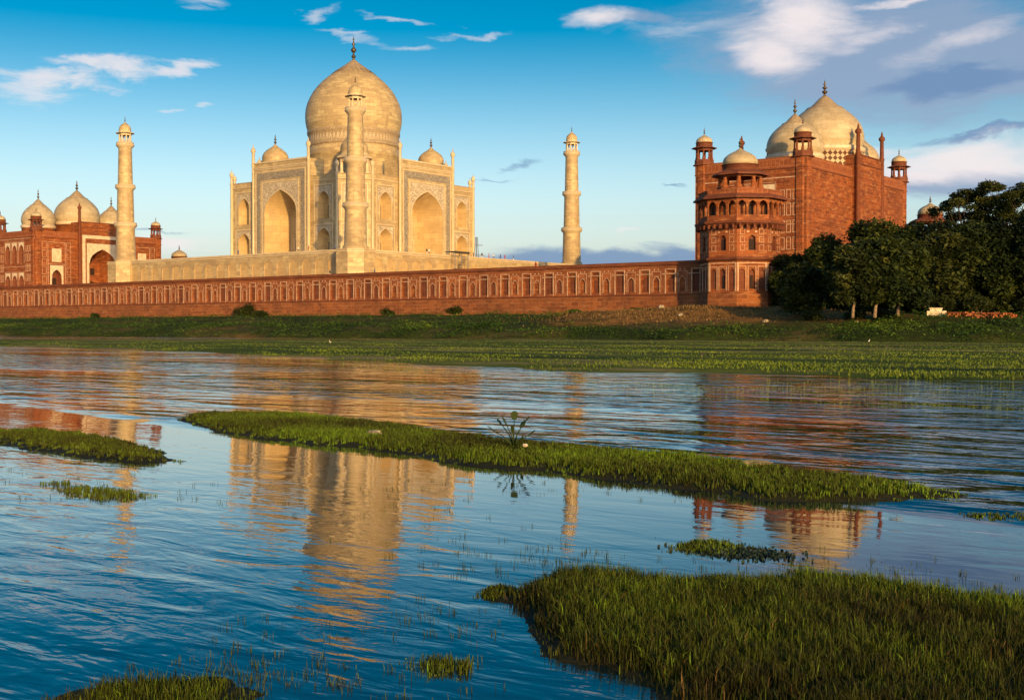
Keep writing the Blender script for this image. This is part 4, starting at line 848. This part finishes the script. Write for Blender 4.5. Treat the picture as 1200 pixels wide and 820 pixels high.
def tree(name, label, loc, h, cr, seed, leaf='leaf_dark', bark='bark', trunk_h=.35, nl=16, dens=150, lsz=.30, sparse=False, group='trees along the bank by the red hall'):
    rng = np.random.default_rng(seed); r = random.Random(seed); t = thing(name, label, 'tree', loc, 0, group); tb = MB(); lobes = []
    tr = h*.013+.05; th = h*trunk_h; lean = (r.uniform(-.6, .6), r.uniform(-.6, .6)); top = (lean[0], lean[1], th)
    tb.tube([(0, 0, -.6), (lean[0]*.2, lean[1]*.2, th*.35), (lean[0]*.7, lean[1]*.6, th*.7), top], [tr*1.5, tr*1.1, tr, tr*.85], 8)
    for i in range(nl):
        f = i/nl; a = i*2.4+r.uniform(-.4, .4); zz = th+(h-th)*((.12 if sparse else -.05)+(.80 if sparse else .92)*((i*7) % nl)/nl); k = math.sqrt(max(.10, 1-((zz-th-(h-th)*.36)/((h-th)*.66))**2)); rad = cr*k*r.uniform(.35, .85)
        if sparse: zz = h*r.uniform(.52, .97); rad = cr*r.uniform(.15, 1.15)*math.sqrt(max(.1, 1-((zz/h-.72)/.30)**2))
        p = (lean[0]+rad*math.cos(a), lean[1]+rad*math.sin(a), zz); lr = cr*(r.uniform(.16, .26) if sparse else r.uniform(.34, .50)); lobes.append((*p, lr, lr*(r.uniform(.45, .7) if sparse else r.uniform(.65, .9))))
        m = (lean[0]+(p[0]-lean[0])*.5, lean[1]+(p[1]-lean[1])*.5, th+(zz-th)*.62)
        tb.tube([top, m, p], [tr*.5*(.6 if sparse else 1), tr*.3*(.6 if sparse else 1), tr*.06], 5, False)
    tb.build('trunk', M[bark], t)
    P, T = leaves_in(rng, lobes, dens*(1.3 if sparse else 1), lsz, .1 if sparse else .45); n = len(P)
    link('crown', leaf_cloud('crown', rng, P[:, 0], P[:, 1], P[:, 2], 1, 1, 1, rng.uniform(.6, 1.3, n)*lsz, T, M[leaf]), t)
    return t
TREES = [
 ('leafy_tree', 'dark round tree against the red corner tower', (162.6, -58.5, 4.2), 10.0, 4.6, 'leaf_dark', 'bark', .08, False),
 ('leafy_tree', 'dark rounded tree below the plain wall of the red hall', (170.5, -62, 4.2), 12.3, 5.6, 'leaf_dark', 'bark', .08, False),
 ('leafy_tree', 'low olive tree leaning out at the front of the grove', (179.5, -94, 3.9), 6.6, 3.0, 'leaf_olive', 'bark', .12, False),
 ('leafy_tree', 'tree with thin bare trunk showing right of the low olive tree', (189.5, -102, 3.4), 8.6, 3.5, 'leaf_olive', 'bark_pale', .26, False),
 ('leafy_tree', 'tree with pale leaning trunk in the middle of the grove', (192.0, -101, 3.4), 9.8, 3.9, 'leaf_dark', 'bark_pale', .26, False),
 ('leafy_tree', 'dark crowned tree rising right of the hall corner', (179.0, -66, 4.2), 14.2, 5.8, 'leaf_dark', 'bark', .08, False),
 ('leafy_tree', 'broad dark tree with short pale trunk behind the grassy hummock', (193.2, -96, 3.6), 9.6, 4.0, 'leaf_dark', 'bark_pale', .22, False),
 ('leafy_tree', 'tall dark tree in front of the domed tower top', (188.5, -66, 4.2), 13.4, 6.0, 'leaf_dark', 'bark', .08, False),
 ('leafy_tree', 'dark mid green tree with slim trunk left of the stone pile', (194.6, -80, 4.1), 11.0, 4.5, 'leaf_olive', 'bark', .2, False),
 ('leafy_tree', 'dark tree standing over the brick pile', (199.5, -76, 4.1), 12.5, 5.2, 'leaf_dark', 'bark', .15, False),
 ('leafy_tree', 'dense dark tree cut by the right edge', (206.5, -74, 4.1), 15.0, 6.0, 'leaf_dark', 'bark', .1, False),
 ('leafy_tree', 'dark tree in the gap behind the pale trunks', (176.5, -60, 4.2), 10.5, 6.0, 'leaf_dark', 'bark', .05, False),
 ('leafy_tree', 'bushy dark tree filling the shade behind the hummock', (184.0, -64, 4.2), 11.5, 6.2, 'leaf_dark', 'bark', .05, False),
 ('leafy_tree', 'bushy dark tree under the feathery crowns at right', (196.0, -62, 4.2), 12.5, 6.5, 'leaf_dark', 'bark', .05, False),
 ('leafy_tree', 'bushy dark tree behind the brick pile at the far right', (203.0, -60, 4.2), 12.5, 6.5, 'leaf_dark', 'bark', .05, False),
 ('feathery_tree', 'tall feathery tree left of the highest crown, sky showing through', (190.8, -61, 4.2), 18.6, 5.0, 'leaf_olive', 'bark', .35, True),
 ('feathery_tree', 'tallest feathery tree with open airy crown', (196.2, -62, 4.2), 19.6, 5.4, 'leaf_olive', 'bark', .35, True),
 ('feathery_tree', 'feathery tree with open crown at the right edge', (202.5, -63, 4.2), 18.2, 5.2, 'leaf_olive', 'bark', .35, True),
]
for i, (nm, lb, loc, h, cr, lf, bk, thh, spz) in enumerate(TREES):
    tree(nm, lb, loc, h, cr, 100+i, lf, bk, thh, 60 if spz else 24, 270 if not spz else 230, .32 if not spz else .20, spz)
def bush(label, loc, r, h, seed, lf='bank_leaf'):
    rng = np.random.default_rng(seed); t = thing('bush', label, 'bush', loc, group='bushes on the far bank'); rr = random.Random(seed)
    lobes = [(rr.uniform(-.6, .6)*r, rr.uniform(-.5, .5)*r, h*rr.uniform(.35, .65), r*rr.uniform(.4, .6), h*rr.uniform(.3, .42)) for _ in range(7)]
    P, T = leaves_in(rng, lobes, 260, .16, .3); n = len(P); link('foliage', leaf_cloud('foliage', rng, P[:, 0], P[:, 1], P[:, 2], 1, 1, 1, rng.uniform(.12, .24, n), T*.6, M[lf]), t)
    b = MB()
    for l in lobes: b.tube([(0, 0, -.3), (l[0]*.5, l[1]*.5, l[2]*.5), (l[0], l[1], l[2])], [.07, .05, .02], 5, False)
    b.build('stem', M['bark'], t)
for i, (lb, x, y, r, h) in enumerate((('largest dark bush growing against the left part of the river wall', 21.6, -58.6, 3.0, 3.4), ('small dark bush at the wall foot below the near minaret', 71.8, -63, 1.6, 1.9),
    ('round dark bush at the wall foot right of the tomb', 91.4, -64, 1.9, 2.1), ('low dark bush in the weeds left of centre', 46, -75, 2.2, 1.6), ('tiny bush at the far left foot of the wall', -28.0, -66, 1.7, 1.5), ('leafy bush in front of the river wall left of the corner tower', 136.5, -68, 1.8, 1.3), ('wide low bush left of the dry slope', 126, -72, 1.8, 1.0))):
    bush(lb, (x, y, float(ground_z(np.array([x]), np.array([y]))[0])-.1), r, h, 300+i, 'leaf_olive' if i < 5 else 'bank_leaf')

for i, (lb, x, y, r, h) in enumerate((('light green bush at the foot of the low olive tree', 182.5, -97, 2.0, 1.7), ('light green bush between the pale trunks and the white ruin', 190.5, -92, 2.2, 1.9), ('low bush between the low olive tree and the pale trunks', 186.2, -93, 1.7, 1.5),
    ('shrub in the shade behind the white ruin', 195.5, -84, 2.6, 2.6), ('shrub behind the middle brick pile', 200.0, -84, 2.6, 2.6), ('shrub under the trees at the right edge', 205.0, -83, 2.6, 2.4), ('dark shrub between the corner tower and the grove', 167.5, -72, 2.6, 2.6), ('dark shrub left of the low olive tree', 173.5, -78, 2.4, 2.2))):
    bush(lb, (x, y, float(ground_z(np.array([x]), np.array([y]))[0])-.1), r, h, 340+i, 'leaf_olive')
# ------------------------------------------------------------------ small things
def gz(x, y): return float(ground_z(np.array([float(x)]), np.array([float(y)]))[0])
t = thing('stone_hut_ruin', 'low whitewashed block of masonry left of the brick pile', 'ruin', (195.6, -88, gz(195.6, -88)), .3); t.scale = (.68,)*3
b = MB(); b.box((0, 0, .35), (3.6, 1.6, .9)).box((-.2, .1, 1.0), (2.2, 1.2, .45), .1); b.build('wall', M['plaster'], t)
b = MB(); b.box((-.2, .05, 1.32), (2.6, 1.5, .16), .08); b.build('slab', M['plaster'], t)
rr = random.Random(8)
for i, (x, y, L) in enumerate(((199.0, -89, 3.4), (201.8, -89.5, 4.0), (204.5, -90, 3.0))):
    b = MB()
    for k in range(60): b.box((rr.uniform(-L/2, L/2), rr.uniform(-.5, .5), rr.uniform(.0, .75)*(1-abs(rr.uniform(-.5, .5)))), (rr.uniform(.25, .6), rr.uniform(.2, .35), rr.uniform(.12, .25)), rr.uniform(0, 3))
    for k in range(int(L/.5)): b.box((-L/2+k*.5, 0, .62), (.46, .3, .14), rr.uniform(-.1, .1))
    tag(b.build('brick_pile', M['red'] if i != 1 else M['merlon'], None, (x, y, gz(x, y))), ['orange brick pile next to the whitewashed ruin', 'longest brick pile, in the middle of the row', 'brick pile nearest the right edge'][i], 'brick pile', 'brick piles on the bank')
def rock(r, seed, m, name, label, loc, cat='rock', flat=.6):
    q = random.Random(seed); b = MB(); N = 8; rings = []
    for i in range(1, 5):
        th = PI*i/5; rings.append([Vector((math.sin(th)*math.cos(2*PI*k/N), math.sin(th)*math.sin(2*PI*k/N), math.cos(th)*flat))*r*q.uniform(.8, 1.15) for k in range(N)])
    tp, bt_ = Vector((0, 0, r*flat)), Vector((0, 0, -r*flat))
    for k in range(N):
        b.face([tp, rings[0][k], rings[0][(k+1) % N]]); b.face([bt_, rings[-1][(k+1) % N], rings[-1][k]])
        for A, B in zip(rings, rings[1:]): b.face([A[k], B[k], B[(k+1) % N], A[(k+1) % N]])
    return tag(b.build(name, m, None, loc), label, cat)
rock(.13, 1, M['stone'], 'rock', 'flat pale stone half buried in the island grass', (237.9, -240.3, .09), flat=.35)
rock(.035, 2, M['plaster'], 'litter', 'small white scrap at the foot of the water plant', (240.95, -241.0, .16), 'litter')
rock(.20, 5, M['foam'], 'dry_reed_mat', 'yellowish dry mat lying on the right part of the island', (243.6, -240.55, .09), 'debris', .18)
for i, (x, y, s, lb) in enumerate(((176, -99, .5, 'pale stone below the low olive tree'), (188, -97, .35, 'small pale stone in front of the grassy hummock'), (160, -94, .45, 'pale stone on the dry slope'), (152, -86, .6, 'large pale boulder below the corner tower'))):
    rock(s, 20+i, M['stone'], 'rock', lb, (x, y, gz(x, y)+s*.25), flat=.6)
# broad leaved water plant on the island
t = thing('water_hyacinth', 'leafy water plant with round leaves standing up from the island', 'plant', (240.6, -240.75, .08))
rng = np.random.default_rng(5); rr = random.Random(6)
for i, (dx, dy, h, L) in enumerate(((-.20, -.1, .20, 1), (-.26, .1, .27, 1), (-.10, 0, .27, 1), (-.03, .05, .34, 2), (.12, .05, .31, 2), (.22, .0, .17, 1), (.06, -.1, .20, 1), (-.12, -.1, .14, 1), (.17, -.1, .10, 1), (.03, .1, .24, 2))):
    b = MB(); tip = Vector((dx, dy, h)); b.tube([(0, 0, 0), (dx*.35, dy*.35, h*.6), tuple(tip)], [.009, .007, .005], 5); s = b.build('stem', M['lily'], t)
    lf = MB(); d = Vector((dx, dy, .12)).normalized(); sd_ = Vector((-d.y, d.x, 0)).normalized(); R1 = .05 if L == 2 else .06; W1 = .045 if L == 2 else .018
    pts = [tip+d*(R1*(1-math.cos(a)))*.9+sd_*W1*math.sin(a)+Vector((0, 0, .02*math.sin(a/2))) for a in [2*PI*k/10 for k in range(10)]]; lf.face(pts); lf.face([p-Vector((0, 0, .006)) for p in reversed(pts)]); lf.build('leaf', M['lily'], s)

# visitors on the terrace and plinth
def person_mesh(seed):
    r = random.Random(seed); st = r.uniform(.06, .16)
    V = [(0, 0, .95), (0, 0, 1.18), (0, 0, 1.42), (0, .01, 1.52), (0, .02, 1.64), (0, .02, 1.74), (-.1, 0, .88), (-.11, st, .48), (-.11, 0, .07), (-.11, st*.3+.14, .04), (.1, 0, .88), (.11, -st, .48), (.11, -st*.6, .07), (.11, -st*.6+.14, .04),
         (-.19, 0, 1.40), (-.25, .02, 1.12), (-.24, .12, .88), (.19, 0, 1.40), (.25, -.02, 1.12), (.24, .10, .88)]
    E = [(0, 1), (1, 2), (2, 3), (3, 4), (4, 5), (0, 6), (6, 7), (7, 8), (8, 9), (0, 10), (10, 11), (11, 12), (12, 13), (2, 14), (14, 15), (15, 16), (2, 17), (17, 18), (18, 19)]
    rad = [.15, .14, .15, .055, .095, .075, .10, .07, .045, .035, .10, .07, .045, .035, .065, .045, .035, .065, .045, .035]
    me = bpy.data.meshes.new('tmp'); me.from_pydata(V, E, []); o = bpy.data.objects.new('tmp', me); C.objects.link(o)
    sk = o.modifiers.new('s', 'SKIN')
    for v, rr_ in zip(me.skin_vertices[0].data, rad): v.radius = (rr_, rr_*.8)
    me.skin_vertices[0].data[0].use_root = True
    o.modifiers.new('d', 'SUBSURF').levels = 1
    bpy.context.view_layer.update(); ev = o.evaluated_get(bpy.context.evaluated_depsgraph_get()); out = bpy.data.meshes.new_from_object(ev); bpy.data.objects.remove(o)
    out.name = 'person'; return out
bodies = []
for i, (sh, tr_) in enumerate((('cloth_white', 'cloth_dark'), ('cloth_red', 'cloth_red'), ('cloth_blue', 'cloth_dark'), ('cloth_dark', 'cloth_white'))):
    me = person_mesh(i)
    me.materials.clear()
    for k in ('skin', sh, tr_, 'hair'): me.materials.append(M[k])
    for p in me.polygons:
        z = p.center.z; x = abs(p.center.x); p.use_smooth = True
        p.material_index = 3 if z > 1.66 or (z > 1.56 and p.center.y < 0) else 0 if z > 1.47 or (x > .2 and z < 1.0) else 1 if z > .92 else 2 if z > .1 else 3
    bodies.append(me)
WH = {0: 'white shirt', 1: 'red clothes', 2: 'blue shirt', 3: 'dark shirt'}
PPL = [(-44.0, -41.0, 0, 'standing at the far left of the plinth'), (26.5, -46.0, 0, 'left of the near minaret on the plinth edge'), (30.0, -45.9, 1, 'on the plinth edge close to the near minaret'), (38.8, -45.9, 2, 'at the foot of the near minaret'),
       (45.9, -20.6, 3, 'left one of the pair before the right portal'), (45.9, -19.6, 0, 'right one of the pair before the right portal'), (45.9, -2.0, 2, 'just right of the dark canopy on the plinth'), (45.9, 1.6, 3, 'leftmost of the row right of the tomb'), (45.9, 4.6, 1, 'second in the row right of the tomb'),
       (45.9, 6.6, 0, 'third in the row right of the tomb'), (45.9, 9.6, 2, 'fourth in the row right of the tomb'), (45.9, 11.6, 1, 'last in the row right of the tomb'), (4, -45.9, 2, 'on the plinth before the left portal'), (45.9, 15.5, 3, 'alone on the plinth near the lone minaret')]
for i, (x, y, k, lb) in enumerate(PPL):
    o = link('person', bodies[k], None, (x, y, PZ), rr.uniform(0, 6)); tag(o, 'visitor in %s %s' % (WH[k], lb), 'person', 'visitors on the plinth')
for i, (x, k, lb) in enumerate(((106.0, 1, 'visitor in red clothes at the river wall parapet, left of the lone minaret'), (48.0, 3, 'visitor in dark shirt behind the river wall below the near minaret'), (62.0, 2, 'visitor in blue shirt behind the river wall right of the near minaret'))):
    tag(link('person', bodies[k], None, (x, -56.3, TZ), i), lb, 'person', 'visitors behind the river wall parapet')
# canopy over the stair on the plinth
t = thing('stair_canopy', 'dark canopy on posts over the wooden stair at the plinth edge', 'canopy', (47.4, -10.4, TZ))
b = MB(); b.face([(-1.5, -2.9, 8.0), (1.6, -2.9, 7.7), (1.6, 2.9, 7.7), (-1.5, 2.9, 8.0)]); b.box((0, 0, 8.05), (3.4, 6.0, .14)); b.box((1.6, 0, 7.8), (.1, 6.0, .5)); b.build('roof', M['canvas'], t)
pm = MB().box((0, 0, 3.95), (.16, .16, 7.9)).mesh('post', M['steel'])
for x in (-1.4, 1.4):
    for y in (-2.6, 0, 2.6): link('post', pm, t, (x, y, 0))
b = MB()
for k in range(16): b.box((.6+.0*k, -2.6+k*.33, .3+k*.41), (1.6, .36, .12))
b.box((1.45, 0, 3.6), (.1, 6.6, .25)); b.build('stair', M['bark'], t)
# far transmission pylon
t = thing('transmission_pylon', 'faint distant steel lattice pylon right of the tomb', 'pylon', (-300, 427, 4.4)); b = MB(); Hh = 62
for s in ((1, 1), (1, -1), (-1, 1), (-1, -1)): b.tube([(s[0]*5, s[1]*5, 0), (s[0]*1.3, s[1]*1.3, Hh*.62), (s[0]*.5, s[1]*.5, Hh)], .22, 4)
for k in range(9):
    z0 = Hh*.62*k/9; z1 = Hh*.62*(k+1)/9; r0 = 5-3.7*k/9; r1 = 5-3.7*(k+1)/9
    for s in (-1, 1):
        b.tube([(-r0, s*r0, z0), (r1, s*r1, z1)], .12, 4); b.tube([(r0, s*r0, z0), (-r1, s*r1, z1)], .12, 4); b.tube([(s*r0, -r0, z0), (s*r1, r1, z1)], .12, 4); b.tube([(s*r0, r0, z0), (s*r1, -r1, z1)], .12, 4)
b.build('tower_frame', M['steel'], t)
b = MB()
for z, L in ((Hh*.66, 9), (Hh*.78, 8), (Hh*.9, 6)): b.tube([(-L, 0, z), (0, 0, z+1.2), (L, 0, z)], .2, 4); b.tube([(-L, 0, z), (L, 0, z)], .15, 4)
b.build('cross_arm', M['steel'], t)
# birds on the mud flat
def bird_mesh(m):
    b = MB(); b.tube([(-.30, 0, .30), (-.16, 0, .34), (0, 0, .40), (.12, 0, .46), (.17, 0, .58), (.16, 0, .70), (.20, 0, .78), (.25, 0, .79)], [.02, .07, .11, .08, .035, .03, .05, .02], 8)
    return b.mesh('egret', m)
for i, (x, y, mm, lb) in enumerate(((171, -176, 'feather', 'white egret standing on the flat below the near minaret'), (219, -170, 'feather_dark', 'dark wading bird on the flat below the trees'), (205.5, -138, 'feather', 'white egret at the channel edge near the right'), (221, -200, 'feather_dark', 'dark wading bird near the front edge of the flat'))):
    z = float(np.maximum(hS(np.array([x]), np.array([y])), 0)[0])
    t = thing('wading_bird', lb, 'bird', (x, y, z), rr.uniform(0, 6), 'wading birds on the mud flat'); t.scale = (.42,)*3; link('body', bird_mesh(M[mm]), t)
    b = MB(); b.tube([(.24, 0, .79), (.36, 0, .77)], [.015, .004], 5); b.build('beak', M['beak'], t)
    for s in (-.04, .04):
        b = MB(); b.tube([(0, s, .34), (-.02, s, .17), (.0, s, 0), (.06, s, 0)], .012, 5); b.build('leg', M['beak'], t)
